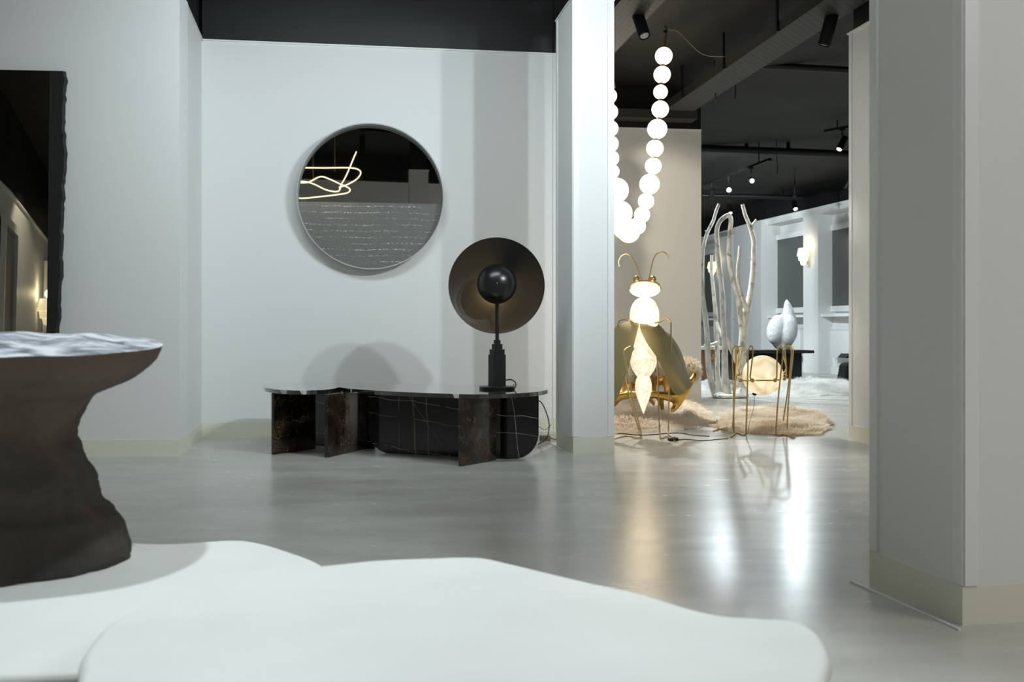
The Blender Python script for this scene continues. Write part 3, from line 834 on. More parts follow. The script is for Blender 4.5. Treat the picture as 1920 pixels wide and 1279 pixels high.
SC = Vector((LX, LY - .06, EYE + (HY - 532.5) / F * (LY - .06)))
bm = B(); ball(bm, SC, .141, seg=48, rings=32); obj('sphere', bm, M_lampblack, lamp)
bm = B(); ball(bm, SC + Vector((.003, -.141, .0)), .004, seg=10, rings=8); obj('screw', bm, M_ring, lamp)
DC = Vector((LX - .004, LY + .10, EYE + (HY - 535.5) / F * (LY + .0)))
RD = .341
prof = []
for i in range(25):
    r = RD * (1 - i / 24); prof.append((r, .125 * (1 - (r / RD) ** 2)))
prof2 = [(r, h + .006) for r, h in prof[::-1]]
bm = B(); lathe(bm, [(RD, 0)] + prof[1:] + prof2[:-1] + [(RD + .002, .004), (RD, 0)], (DC.x, DC.y - .10, DC.z), 96, axis='Y'); obj('dish', bm, M_disc, lamp)
bm = B(); tube(bm, [(LX, LY + .02, SC.z), (LX, LY + .12, SC.z)], .02, 12); obj('arm', bm, M_lampblack, lamp)
pl = bpy.data.lights.new('dish_glow', 'POINT'); pl.energy = 3.6; pl.color = (1, .72, .38); pl.shadow_soft_size = .02
po = bpy.data.objects.new('dish_glow', pl); COL.objects.link(po); po.location = (SC.x - .03, SC.y + .155, SC.z - .05)
bm = B()
c1 = [P(948, 713, LY - .02), P(958, 712, LY - .05), P(966, 717, LY - .07), P(967, 724, LY - .06), G(963, 730, TZB + .004), G(962, 724.5, TZB + .004), P(964, 722, 7.76), P(968, 735, 7.80), P(985, 755, 7.75), P(1004, 752, 7.5), P(1014, 754, 7.4), P(1022, 768, 7.38), P(1029, 790, 7.4), P(1029, 808, 7.35), P(1023, 824, 7.3), G(1009, 833, .006)]
tube(bm, cat(c1, 8), .0042, 8); obj('cable', bm, M_cable, lamp)
# small adapter and thin wire on the floor behind the bench
pa = G(1022, 826); ad = thing('power_adapter', pa, 'small beige power adapter on the floor right of the bench', 'adapter')
bm = B(); box(bm, (pa.x, pa.y, .02), (.09, .05, .04), bev=.006); obj('case', bm, M_cableg, ad)
bm = B(); tube(bm, cat([P(1010, 800, 8.2), P(1022, 806, 8.0), P(1034, 796, 7.9)], 6), .002, 6)
tube(bm, cat([Vector((pa.x + .04, pa.y, .02)), G(1040, 824, .006), G(1052, 826, .006)], 6), .004, 6); obj('cord', bm, M_cable, ad)

# ------------------------------------------------------------------ foreground: white organic tables and the rock stool
def soft_top(name, pts, z1, th, t, smoothn=8):
    pts = cat([Vector((p[0], p[1], 0)) for p in pts], smoothn, True)
    cx = sum(p.x for p in pts) / len(pts); cy = sum(p.y for p in pts) / len(pts)
    n = len(pts); bm = B(); rings = []
    prof = [(0.0, z1)] if False else []
    r = th / 2
    def off(i, k):
        a = pts[i - 1]; b = pts[(i + 1) % n]; d = (b - a).normalized(); nn = Vector((d.y, -d.x, 0))
        if nn.dot(pts[i] - Vector((cx, cy, 0))) < 0 and False: nn = -nn
        return pts[i] + nn * k
    area = sum(pts[i].x * pts[(i + 1) % n].y - pts[(i + 1) % n].x * pts[i].y for i in range(n))
    sg = 1 if area > 0 else -1
    for a in [90 - 180 * j / 8 for j in range(9)]:
        k = (math.cos(math.radians(a)) - 1) * r; zz = z1 - r + math.sin(math.radians(a)) * r
        rings.append([bm.verts.new((*off(i, k * sg).xy, zz)) for i in range(n)])
    for A, C in zip(rings, rings[1:]):
        for i in range(n): bm.faces.new((A[i], A[(i + 1) % n], C[(i + 1) % n], C[i]))
    bm.faces.new(rings[0]); bm.faces.new(rings[-1][::-1])
    return obj(name, bm, M_table, t)
Z1, Z2 = .44, .375
vis = [(140, 1279), (152, 1225), (205, 1165), (300, 1118), (400, 1078), (500, 1064), (600, 1059), (700, 1049), (800, 1044.5), (895, 1043), (960, 1055), (1090, 1086), (1200, 1110), (1330, 1147), (1420, 1156), (1490, 1161), (1538, 1185), (1560, 1232), (1553, 1285)]
p1_ = [G(x, y, Z1).xy for x, y in vis] + [Vector(p) for p in ((.395, 1.15), (.25, .95), (-.05, .84), (-.35, .90), (-.52, 1.08))]
t1 = thing('coffee_table', (-.05, 1.4, 0), 'white organic low table nearest the viewer, overlapping the one under the rock', 'coffee table', 'white organic nesting tables')
soft_top('tabletop', p1_, Z1, .032, t1)
vis2 = [(300, 1018), (430, 1011.5), (480, 1015), (540, 1031), (610, 1060)]
p2_ = [G(x, y, Z2).xy for x, y in vis2] + [Vector(p) for p in ((-.36, 2.0), (-.40, 1.82), (-.50, 1.66), (-.60, 1.545), (-.72, 1.505), (-.95, 1.50), (-1.25, 1.52), (-1.58, 1.68), (-1.78, 2.0), (-1.78, 2.4), (-1.55, 2.68), (-1.25, 2.70), (-1.05, 2.5))]
t2 = thing('coffee_table', (-1.0, 1.9, 0), 'white organic low table carrying the rock stool at the left', 'coffee table', 'white organic nesting tables')
soft_top('tabletop', p2_, Z2, .034, t2)
def leg(t, x, y, z1):
    bm = B(); lathe(bm, [(0, 0), (.05, 0), (.055, .01), (.045, z1 * .5), (.06, z1 * .9), (.075, z1), (0, z1)], (x, y, 0), 24); obj('leg', bm, M_table, t)
for x, y in ((-.28, 1.22), (.12, 1.15), (-.1, 1.68)): leg(t1, x, y, Z1 - .031)
for x, y in ((-1.45, 2.2), (-.78, 2.12), (-.80, 1.70)): leg(t2, x, y, Z2 - .033)

# rock stool: outline of the right side measured in the picture, turned into an irregular stone
RX, RY = -1.205, 2.25
sil = [(1053, 243), (1040, 242), (1000, 229), (970, 212), (950, 190), (925, 184), (900, 176), (870, 158), (845, 148), (820, 136), (795, 140), (770, 152), (745, 168), (730, 200), (718, 232), (700, 262), (680, 285), (664, 293), (654, 298)]
seg = 120; rk = thing('rock_stool', (RX, RY, Z2), 'dark hourglass rock stool with pale streaked top, standing on the white table', 'stool')
prof = []
for y, x in sil:
    zz = EYE + (HY - y) / F * RY; prof.append((((x - CX) / F * RY - RX), zz))
dz0 = Z2 - prof[0][1]
prof = [(r, zz + dz0 * max(0, 1 - (zz - prof[0][1]) / .2)) for r, zz in prof]
# resample
pp = cat([Vector((r, zz, 0)) for r, zz in prof], 4)
bm = B(); rings = []
nr = len(pp)
for i, p in enumerate(pp):
    f = i / (nr - 1); ring = []
    for k in range(seg):
        a = 2 * math.pi * k / seg
        c, s = math.cos(a), math.sin(a)
        shape = 1 + .10 * math.sin(2 * a + .4) * (1 - abs(c)) + .07 * (noise.noise(Vector((c * 1.6, s * 1.6, p.y * 5 + 3)))) * (1 - .7 * max(0, c) ** 4)
        depthk = 1.0 if f < .8 else 1 - .12 * (f - .8) / .2
        r = p.x * shape * .97
        rough_ = (1 - f * .8) * .016 * noise.fractal(Vector((c * 4, s * 4, p.y * 14)), 1, 2, 5) + .004 * noise.noise(Vector((c * 22, s * 22, p.y * 60)))
        if f > .96: rough_ *= .2
        r += rough_
        zt = p.y
        up = max(0, (f - .55) / .45)
        zt += up ** 2 * (.015 * s + .014 * (1 - c * c) * (1 if s > 0 else 0) + .006 * noise.noise(Vector((c * 2.2, s * 2.2, 1.0))))
        x_ = RX + r * c; y_ = RY + r * s * .88
        ring.append(bm.verts.new((x_, y_, max(zt, Z2 + .001 if i else Z2))))
    rings.append(ring)
for v in rings[0]: v.co.z = Z2 + .001
for A, C in zip(rings, rings[1:]):
    for k in range(seg): bm.faces.new((A[k], A[(k + 1) % seg], C[(k + 1) % seg], C[k]))
bm.faces.new(rings[0][::-1])
rim = [v.co.copy() for v in rings[-1]]
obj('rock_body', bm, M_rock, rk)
bm = B(); prev = [bm.verts.new(v) for v in rim]
cen = Vector((RX, RY, sum(v.z for v in rim) / seg))
for j in range(1, 22):
    t_ = 1 - j / 22; cur = []
    for k, v in enumerate(rim):
        q = cen + (v - cen) * t_
        q.z = v.z * t_ + cen.z * (1 - t_) + .030 * (1 - t_) ** .8 + .008 * noise.fractal(Vector((q.x * 9, q.y * 9, 2)), 1, 2, 4) * min(1, (1 - t_) * 6)
        cur.append(bm.verts.new(q))
    for k in range(seg): bm.faces.new((prev[k], prev[(k + 1) % seg], cur[(k + 1) % seg], cur[k]))
    prev = cur
bm.faces.new(prev)
tp = obj('stone_top', bm, M_rocktop, rk); tp['label'] = 'pale blue-white streaked top surface'

# ------------------------------------------------------------------ bead pendant
D0 = 9.4
bp = thing('bead_pendant_lamp', P(1247, 62, D0), 'string of glowing white glass globes hanging in a loop from the dark ceiling', 'pendant lamp')
beads = [(1244.5, 105, 16.5), (1241.5, 140, 16.2), (1238.5, 172.5, 13.6), (1238, 205, 16.2), (1232.5, 242, 18.6), (1228, 278.5, 16.2), (1225, 311.5, 15.5), (1218, 345.5, 19), (1211.5, 377.5, 15.2), (1204, 403, 15), (1195, 424, 16), (1179, 434, 21.5), (1170, 428, 20.5), (1163, 400, 23), (1156, 357, 23), (1148, 322, 13.5), (1146, 297, 15), (1145, 270, 15), (1145, 241, 14.6), (1144, 210, 15), (1143, 180, 14)]
for i, (x, y, r) in enumerate(beads):
    d = D0 + (.0 if i < 10 else .12 * min(i - 9, 6)); c = P(x, y, d); rr = r / F * d
    bm = B(); ball(bm, c, rr, seg=32, rings=20); g = obj('glass_globe', bm, M_globe, bp)
for i in range(len(beads) - 1):
    a, b = beads[i], beads[i + 1]
    dx = math.hypot(a[0] - b[0], a[1] - b[1])
    if dx > a[2] + b[2] + .5:
        di = D0 + (.0 if i < 10 else .12 * min(i - 9, 6))
        ta_ = a[2] / dx; tb_ = 1 - b[2] / dx
        pa_ = P(a[0] + (b[0] - a[0]) * (ta_ - .05), a[1] + (b[1] - a[1]) * (ta_ - .05), di); pb_ = P(a[0] + (b[0] - a[0]) * (tb_ + .05), a[1] + (b[1] - a[1]) * (tb_ + .05), di)
        bm = B(); tube(bm, [pa_, pb_], .02, 10); obj('brass_collar', bm, M_brass, bp)
bm = B(); tube(bm, [P(1245, 90, D0), P(1248, 66, D0)], .011, 10); obj('brass_rod', bm, M_brass, bp)
hook = P(1247, 60, D0); bm = B(); tube(bm, cat([Vector((hook.x, hook.y, hook.z - .02)), hook + Vector((.02, 0, .01)), Vector((hook.x, hook.y, CEIL))], 6), .006, 8); ball(bm, hook, .018, seg=12, rings=8); obj('hook', bm, M_black, bp)
pw = [P(1247, 60, D0), P(1254, 55.5, D0), P(1272, 60, D0), P(1290, 78, D0), P(1310, 97, D0), P(1330, 105, D0 - .1), P(1358, 106, D0 - .3)]
bm = B(); tube(bm, cat(pw, 8), .004, 6); obj('power_cord', bm, M_cableg, bp)
top = P(1143, 166, D0 + .7); bm = B(); tube(bm, [top, (top.x, top.y, CEIL)], .008, 8); obj('brass_rod', bm, M_brass, bp)
cp = P(1146, 160, D0 + 1.0); cb = thing('brass_ornament', (cp.x, cp.y, CEIL), 'small brass ball on a rod hanging right behind the middle pillar', 'ornament')
bm = B(); ball(bm, cp, .05, seg=20, rings=12); obj('brass_ball', bm, M_brass, cb)
bm = B(); tube(bm, [cp, (cp.x, cp.y, CEIL)], .006, 8); obj('rod', bm, M_brass, cb)

# ------------------------------------------------------------------ insect floor lamp
DI = 8.15
il = thing('insect_floor_lamp', G(1212, 820), 'glowing alabaster insect lamp with brass wings, antennae and thin legs', 'floor lamp')
K = F / DI
def ell(name, x, y, rx, ry, rz=None, m=M_alab, d=DI):
    bm = B(); c = P(x, y, d); ball(bm, c, 1.0, rx / K, (rz or min(rx, ry)) / K, ry / K, seg=36, rings=24); return obj(name, bm, m, il)
ell('head', 1209, 543, 29, 15, 20, M_alabhot)
def rev(name, prof, m):         # (y, halfwidth px) alabaster body turned on its axis
    bm = B(); pr = cat([Vector((w_ / K, EYE + (HY - y) / K, 0)) for y, w_ in prof], 5)
    lathe(bm, [(max(p.x, 0), p.y) for p in pr], (0, 0, 0), 36)
    return bm
def revo(name, x, prof, m, lean=0.0):
    bm = rev(name, prof, m); X0 = (x - CX) / K
    z0 = max(v.co.z for v in bm.verts)
    for v in bm.verts:
        v.co.x += X0 + lean * (z0 - v.co.z); v.co.y += DI + .02
    obj(name, bm, m, il)
revo('thorax', 1209, [(556, 0), (558, 9), (565, 19), (578, 25.5), (592, 27.5), (606, 26), (618, 18), (622, 0)], M_alabhot)
revo('abdomen_segment', 1205, [(612, 0), (614, 8), (622, 15), (636, 19), (648, 18), (656, 12), (657, 0)], M_alab)
revo('abdomen_segment', 1207, [(648, 0), (650, 10), (660, 20), (674, 25), (690, 22), (702, 15), (708, 9), (709, 0)], M_alab)
revo('abdomen_tail', 1207, [(704, 0), (706, 10), (716, 14.5), (730, 15.5), (745, 12), (760, 6.5), (772, 2.2), (777, 0)], M_alab)
for x in (1193, 1224): bm = B(); ball(bm, P(x, 523.5, DI - .05), 6.3 / K, seg=20, rings=14); obj('eye', bm, M_brass, il)
bm = B(); tube(bm, cat([P(1180, 543, DI - .02), P(1184, 532, DI - .03), P(1196, 528, DI - .05), P(1209, 527, DI - .06), P(1224, 528.5, DI - .05), P(1235, 534, DI - .03), P(1238.5, 545, DI - .02)], 6), .008, 8); obj('head_band', bm, M_brass, il)
for pts in ([(1203, 526), (1198, 513), (1192, 495), (1184, 482), (1175, 476.5), (1165, 480), (1160, 490), (1161, 500)], [(1215, 526), (1219, 512), (1223, 493), (1228, 480), (1236, 473.5), (1245, 473), (1251, 478), (1253, 486)]):
    bm = B(); tube(bm, cat([P(x, y, DI - .04 - .01 * i) for i, (x, y) in enumerate(pts)], 6), .0052, 8); obj('antenna', bm, M_brass, il)
# wings: curved brass shells, outer edge further back
def wing(name, front, rear, bulge, m, th=.006):
    """front/rear: pixel polylines of the same length with depths; surface is ruled and bulged between them"""
    bm = B(); A = cat([P(x, y, d) for x, y, d in front], 6); C = cat([P(x, y, d) for x, y, d in rear], 6)
    n = len(A); m_ = 10; grid = []
    for i in range(n):
        row = []
        for j in range(m_ + 1):
            t = j / m_; q = A[i].lerp(C[i], t); q.y -= bulge * math.sin(math.pi * t) * math.sin(math.pi * min(1, (i + 1) / n * 1.0) * .5 + .3)
            row.append(bm.verts.new(q))
        grid.append(row)
    for i in range(n - 1):
        for j in range(m_): bm.faces.new((grid[i][j], grid[i + 1][j], grid[i + 1][j + 1], grid[i][j + 1]))
    bmesh.ops.recalc_face_normals(bm, faces=bm.faces)
    bmesh.ops.solidify(bm, geom=bm.faces[:], thickness=th)
    o = obj(name, bm, m, il); return o
wing('wing', [(1200, 604, 8.10), (1201, 618, 8.02), (1213, 643, 7.96), (1230, 668, 7.93), (1243, 694, 7.95), (1253, 717, 8.0), (1262, 735, 8.06), (1273, 741, 8.12)],
     [(1206, 602, 8.14), (1224, 603.5, 8.16), (1243, 618, 8.2), (1255, 640, 8.24), (1268, 664, 8.28), (1280, 688, 8.32), (1290, 706, 8.34), (1298, 722, 8.34)], .06, M_wing)
wing('wing', [(1240, 622, 8.26), (1248, 632, 8.22), (1257, 650, 8.22), (1266, 668, 8.24), (1277, 690, 8.28), (1288, 712, 8.32)],
     [(1244, 621, 8.32), (1256, 629, 8.38), (1268, 645, 8.42), (1277, 663, 8.44), (1284, 684, 8.44), (1290, 704, 8.42)], .02, M_wing)
mx = lambda x: 2 * 1201 - x
wing('wing', [(1199, 604, 8.10), (1196, 618, 8.03), (1190, 640, 7.98), (1184, 668, 7.97), (1176, 696, 7.98), (1166, 726, 8.0), (1155, 752, 8.04), (1142, 762, 8.1)],
     [(1193, 602, 8.14), (1178, 603.5, 8.18), (1158, 612, 8.22), (1144, 630, 8.28), (1130, 660, 8.34), (1120, 690, 8.38), (1112, 716, 8.4), (1104, 736, 8.4)], .05, M_wing)
legs = [[(1222, 606, 8.1), (1236, 604, 8.06), (1243, 600, 8.04), (1249, 597, 8.03), (1255, 600, 8.02), (1258, 608, 8.02), (1258, 640, 8.1), (1256, 700, 8.2), (1254, 760, 8.2), (1253.5, 808, 8.2)],
        [(1216, 640, 8.3), (1226, 655, 8.2), (1232, 672, 8.13), (1234, 720, 8.1), (1235, 770, 8.08), (1237, 812, 8.06)],
        [(1182, 650, 7.9), (1172, 655, 7.86), (1170, 664, 7.85), (1178, 705, 7.9), (1187, 750, 7.96), (1198, 795, 8.0), (1202, 812, 8.0)],
        [(1197, 608, 8.12), (1190, 606, 8.1), (1180, 600, 8.08), (1168, 599.5, 8.1), (1160, 604, 8.14), (1159, 620, 8.2), (1166, 680, 8.25), (1182, 750, 8.2), (1196, 800, 8.16), (1200, 810, 8.16)]]
feet = [[(1253.5, 813), (1258, 817), (1266, 818), (1272, 822)], [(1237, 815), (1240, 820), (1250, 817), (1259, 820), (1266, 826)], [(1202, 814), (1198, 820), (1180, 816), (1160, 818), (1142, 824)], [(1200, 812), (1194, 807), (1184, 804), (1174, 806), (1160, 807)]]
for lp, fp in zip(legs, feet):
    bm = B(); pts = [P(x, y, d) for x, y, d in lp]
    e0 = G(fp[0][0], fp[0][1] + 2, .008); pts.append(e0)
    pts += [G(x, y + 2, .008) for x, y in fp[1:]]
    tube(bm, cat(pts, 6), .0062, 8); obj('leg', bm, M_brass, il)
bm = B(); c = G(1262, 827); box(bm, (c.x, c.y, .014), (.085, .045, .026), .25, .01); obj('foot_switch', bm, M_cable, il)
bm = B(); tube(bm, cat([G(1120, 814, .006), G(1160, 813, .006), G(1200, 816, .006), G(1230, 814.5, .006), G(1270, 812, .006), G(1300, 816, .006), G(1330, 818, .006)], 8), .0045, 6)
tube(bm, cat([G(1265, 826, .006), G(1285, 824, .006), G(1320, 826, .006), G(1365, 822, .006)], 8), .004, 6); obj('cable', bm, M_cable, il)
l = bpy.data.lights.new('insect_glow', 'POINT'); l.energy = 4; l.color = WARM; l.shadow_soft_size = .16
o = bpy.data.objects.new('insect_glow', l); COL.objects.link(o); o.location = P(1209, 600, 7.75)

# ------------------------------------------------------------------ spider lamp
DS = 8.35
sl = thing('spider_floor_lamp', G(1430, 812), 'brass hairpin-legged lamp holding a glowing alabaster ball, right of the insect lamp', 'floor lamp')
bm = B(); ball(bm, P(1430, 704, DS), 37.5 / F * DS, seg=48, rings=32); obj('alabaster_ball', bm, M_moon, sl)
bm = B(); ball(bm, P(1415, 738.5, DS - .01), .016, sx=1.3, seg=12, rings=8); obj('cable_gland', bm, M_cable, sl)
ring = [(1389, 713, DS - .02), (1411, 713.5, DS - .17), (1430, 713.5, DS - .19), (1453, 713, DS - .17), (1471, 710, DS - .02), (1474, 703, DS + .10), (1456, 702, DS + .19), (1430, 701.5, DS + .20), (1404, 702, DS + .19), (1384, 703, DS + .1)]
bm = B(); tube(bm, cat([P(*q) for q in ring], 6, True), .0062, 8, True); obj('ring', bm, M_brass, sl)
for q in (ring[0], ring[1], ring[3], ring[4]): bm = B(); ball(bm, P(*q), .017, seg=12, rings=8); obj('joint', bm, M_brass, sl)
Lg = [  # joint, hairpin top, down to foot
    [(1389, 713, -.02), (1383, 706, .0), (1381, 698, .02), (1383.5, 670, .05), (1385, 656, .05), (1381, 650, .04), (1376, 652, .03), (1373, 661, .03), (1374, 700, .05), (1375.5, 760, .1), (1376, 800, .12)],
    [(1387, 704, .1), (1385, 690, .14), (1390, 668, .16), (1391, 656, .16), (1388, 650.5, .17), (1383, 651.5, .18), (1380.5, 662, .2), (1379, 700, .2), (1377, 750, .22), (1374, 801, .24)],
    [(1411, 713.5, -.17), (1407, 709, -.19), (1407, 702, -.2), (1411, 670, -.22), (1412, 657, -.22), (1410, 650, -.23), (1406, 650, -.24), (1403, 657, -.24), (1402, 700, -.22), (1400.5, 760, -.2), (1399, 806, -.18)],
    [(1453, 713, -.17), (1456, 709, -.19), (1456.5, 702, -.2), (1457, 665, -.22), (1459, 654, -.22), (1463, 649, -.23), (1467, 654, -.23), (1468, 664, -.23), (1463, 710, -.21), (1458, 760, -.2), (1455, 808, -.18)],
    [(1471, 710, -.02), (1474, 703, .0), (1473.5, 680, .02), (1472, 660, .02), (1474, 651, .02), (1480, 648.5, .0), (1486, 652, -.02), (1487, 664, -.03), (1482, 710, .0), (1478, 760, .04), (1476, 803, .08)],
    [(1466, 703, .16), (1474, 690, .16), (1468, 666, .14), (1469, 655, .14), (1474, 650, .15), (1481, 651, .16), (1484, 660, .18), (1481, 700, .2), (1476, 740, .24), (1468, 794, .3)]]
Ft = [None, None, [(1399, 812), (1394, 816), (1388, 814), (1381, 812), (1375, 815), (1370, 820)], [(1455, 813), (1460, 817), (1468, 815), (1478, 817), (1486, 821), (1491, 821)], None, None]
for lp, fp in zip(Lg, Ft):
    pts = [P(x, y, DS + d) for x, y, d in lp]
    if fp: pts += [G(x, y, .008) for x, y in fp]
    else: pts.append(Vector((pts[-1].x, pts[-1].y, .004)))
    bm = B(); tube(bm, cat(pts, 6), .0062, 8); obj('leg', bm, M_brass, sl)
bm = B(); tube(bm, cat([P(1415, 740, DS), P(1413, 765, DS), P(1406, 790, DS), G(1402, 812, .006)], 6), .002, 6); obj('cable', bm, M_cableg, sl)
bm = B(); tube(bm, cat([G(1337, 809, .03), G(1350, 805, .05), G(1362, 806, .03)], 6), .009, 6); tube(bm, cat([G(1345, 808, .03), G(1353, 803.5, .04), G(1364, 802, .03)], 6), .007, 6)
tag(obj('brass_twig', bm, M_brass), 'small bent brass twig lying on the sheepskin between the two lamps', 'ornament')

# ------------------------------------------------------------------ sheepskins
def fur(name, inside, bounds, n, length, width, m, zf=lambda x, y: 0.0, seed=1, parent=None, lean=.6, hf=None):
    random.seed(seed); v = []; f = []
    x0, x1, y0, y1 = bounds; k = 0; tries = 0
    while k < n and tries < n * 12:
        tries += 1
        x, y = random.uniform(x0, x1), random.uniform(y0, y1)
        if not inside(x, y): continue
        z = zf(x, y)
        a = noise.noise(Vector((x * 3.2, y * 3.2, seed))) * 4 + random.uniform(-.7, .7)
        c, s = math.cos(a), math.sin(a)
        L = length * random.uniform(.45, 1.2) * (hf(x, y) if hf else 1); w_ = width * random.uniform(.6, 1.2)
        bx, by = -s * w_ / 2, c * w_ / 2
        l1 = L * lean
        i = len(v)
        v += [(x - bx, y - by, z), (x + bx, y + by, z), (x - bx * .8 + c * l1 * .45, y - by * .8 + s * l1 * .45, z + L * .6), (x + bx * .8 + c * l1 * .45, y + by * .8 + s * l1 * .45, z + L * .6), (x + c * l1 * 1.1, y + s * l1 * 1.1, z + L * .75)]
        f += [(i, i + 1, i + 3, i + 2), (i + 2, i + 3, i + 4)]; k += 1
    me = bpy.data.meshes.new(name); me.from_pydata(v, [], f); me.materials.append(m)
    o = bpy.data.objects.new(name, me); COL.objects.link(o)
    if parent:
        off = wloc(parent); me.transform(Matrix.Translation(-off)); o.parent = parent
    return o
def poly_inside(pts):
    pts = [(p[0], p[1]) for p in pts]
    def f(x, y):
        c = False; j = len(pts) - 1
        for i in range(len(pts)):
            xi, yi = pts[i]; xj, yj = pts[j]
            if (yi > y) != (yj > y) and x < (xj - xi) * (y - yi) / (yj - yi) + xi: c = not c
            j = i
        return c
    return f
def skin(label, pix, n, length, m, seed, grp, zoff=.0):
    pts = cat([G(x, y) for x, y in pix], 6, True)
    c = sum(pts, Vector()) / len(pts)
    hid = [c + (p - c) * .88 for p in pts]
    t = thing('sheepskin_rug', (c.x, c.y, 0), label, 'rug', grp)
    bm = B(); prism(bm, [(p.x, p.y) for p in hid], zoff + .001, zoff + .010); obj('hide', bm, m, t, False)
    b = (min(p.x for p in pts), max(p.x for p in pts), min(p.y for p in pts), max(p.y for p in pts))
    ins = poly_inside(pts)
    i8 = poly_inside([c + (p - c) * .86 for p in pts]); i7 = poly_inside([c + (p - c) * .72 for p in pts]); i9 = poly_inside([c + (p - c) * .94 for p in pts])
    def hf(x, y):
        base = 1.0 if i7(x, y) else .8 if i8(x, y) else .5 if i9(x, y) else .28
        return base * (1 + .5 * noise.noise(Vector((x * 5, y * 5, seed))))
    wx = lambda x, y: ins(x + .09 * noise.noise(Vector((x * 4, y * 4, 9.0))), y + .12 * noise.noise(Vector((x * 4, y * 4, 1.0))))
    h = fur('wool', wx, (b[0] - .1, b[1] + .1, b[2] - .12, b[3] + .12), int(n * 1.6), length * 1.45, .0055, m, lambda x, y: zoff + .004, seed, t, hf=hf); h['kind'] = 'stuff'
skin('cream long-haired sheepskin on the floor behind the insect lamp', [(1080, 812), (1150, 816), (1230, 812), (1300, 804), (1328, 790), (1322, 770), (1270, 758), (1180, 757), (1100, 762), (1060, 785)], 26000, .085, M_fur, 3, 'cream sheepskins')
skin('tan-tinged cream sheepskin under the hairpin-legged lamp', [(1338, 803), (1400, 814), (1470, 817), (1530, 815), (1562, 803), (1548, 786), (1500, 776), (1440, 772), (1375, 776), (1341, 786)], 30000, .08, furmat('tan_sheepskin', (.95, .90, .80), (.80, .69, .53)), 5, 'cream sheepskins')
skin('white sheepskin farthest away by the black table', [(1400, 728), (1470, 720), (1540, 717), (1600, 722), (1610, 736), (1540, 744), (1470, 746), (1410, 741)], 22000, .09, M_furw, 7, 'white sheepskins')
skin('white sheepskin behind the branch sculpture', [(1290, 738), (1325, 734), (1345, 729), (1335, 722), (1310, 722), (1290, 728)], 6000, .08, M_furw, 8, 'white sheepskins')

# ------------------------------------------------------------------ golden openwork chair with fur
DC_ = 9.35
gc = thing('gold_chair', G(1225, 790), 'golden openwork shell chair behind the insect lamp', 'chair')
def remesh_obj(name, bm, m, parent, vox=.02, kind=None):
    me = bpy.data.meshes.new(name + '_tmp'); bm.to_mesh(me); bm.free()
    o = bpy.data.objects.new(name + '_tmp', me); COL.objects.link(o)
    md = o.modifiers.new('r', 'REMESH'); md.mode = 'VOXEL'; md.voxel_size = vox; md.use_smooth_shade = True
    sm_ = o.modifiers.new('s', 'SMOOTH'); sm_.iterations = 6; sm_.factor = .6
    dg = bpy.context.evaluated_depsgraph_get(); dg.update()
    me2 = bpy.data.meshes.new_from_object(o.evaluated_get(dg)); me2.name = name
    bpy.data.objects.remove(o); bpy.data.meshes.remove(me)
    me2.materials.clear(); me2.materials.append(m)
    me2.transform(Matrix.Translation(-wloc(parent)))
    me2.polygons.foreach_set('use_smooth', [True] * len(me2.polygons))
    q = bpy.data.objects.new(name, me2); COL.objects.link(q); q.parent = parent
    return q
bm = B()
def gt(pts, r): tube(bm, cat([P(x, y, d) for x, y, d in pts], 6), r, 10)
gt([(1130, 775, 9.1), (1150, 752, 9.15), (1172, 732, 9.25), (1195, 722, 9.3), (1230, 714, 9.35), (1262, 716, 9.3), (1284, 724, 9.2), (1298, 712, 9.2), (1302, 700, 9.25)], [.05, .05, .05, .045, .045, .05, .05, .035, .03])
gt([(1128, 760, 9.0), (1150, 748, 9.0), (1176, 741, 9.05), (1205, 739, 9.05), (1238, 741, 9.05), (1262, 745, 9.05), (1275, 738, 9.1), (1288, 722, 9.15)], [.05, .045, .035, .03, .035, .05, .06, .05])
gt([(1288, 722, 9.15), (1277, 745, 9.1), (1265, 765, 9.05), (1259, 771, 9.0)], [.06, .045, .03, .02])
gt([(1222, 714, 9.35), (1222, 728, 9.2), (1222, 741, 9.05)], [.05, .045, .04])
gt([(1252, 714, 9.3), (1254, 730, 9.15), (1257, 745, 9.05)], [.05, .05, .05])
gt([(1236, 742, 9.05), (1240, 755, 9.2), (1242, 768, 9.3)], [.04, .03, .02])
gt([(1180, 728, 9.25), (1176, 740, 9.05)], [.05, .04])
gt([(1130, 775, 9.1), (1128, 790, 9.05)], [.05, .02])
gt([(1215, 741, 9.05), (1222, 750, 9.5), (1226, 758, 9.9)], [.035, .03, .02])
for v in bm.verts: v.co.z = max(v.co.z, .004)
remesh_obj('openwork_shell', bm, M_gold, gc, .014)
fz = thing('sheepskin_throw', P(1220, 712, 9.4), 'fluffy cream sheepskin draped over the golden chair', 'throw')
bm = B()
for x, y, rx, ry, d in ((1170, 700, 26, 12, 9.45), (1205, 696, 30, 14, 9.5), (1240, 700, 26, 13, 9.5), (1268, 702, 20, 12, 9.45), (1290, 692, 16, 17, 9.4), (1278, 684, 12, 10, 9.45), (1150, 690, 20, 20, 9.5)):
    ball(bm, P(x, y, d), 1, rx / 200, .16, ry / 200, 20, 12)
pad = remesh_obj('hide', bm, M_fur, fz, .03)
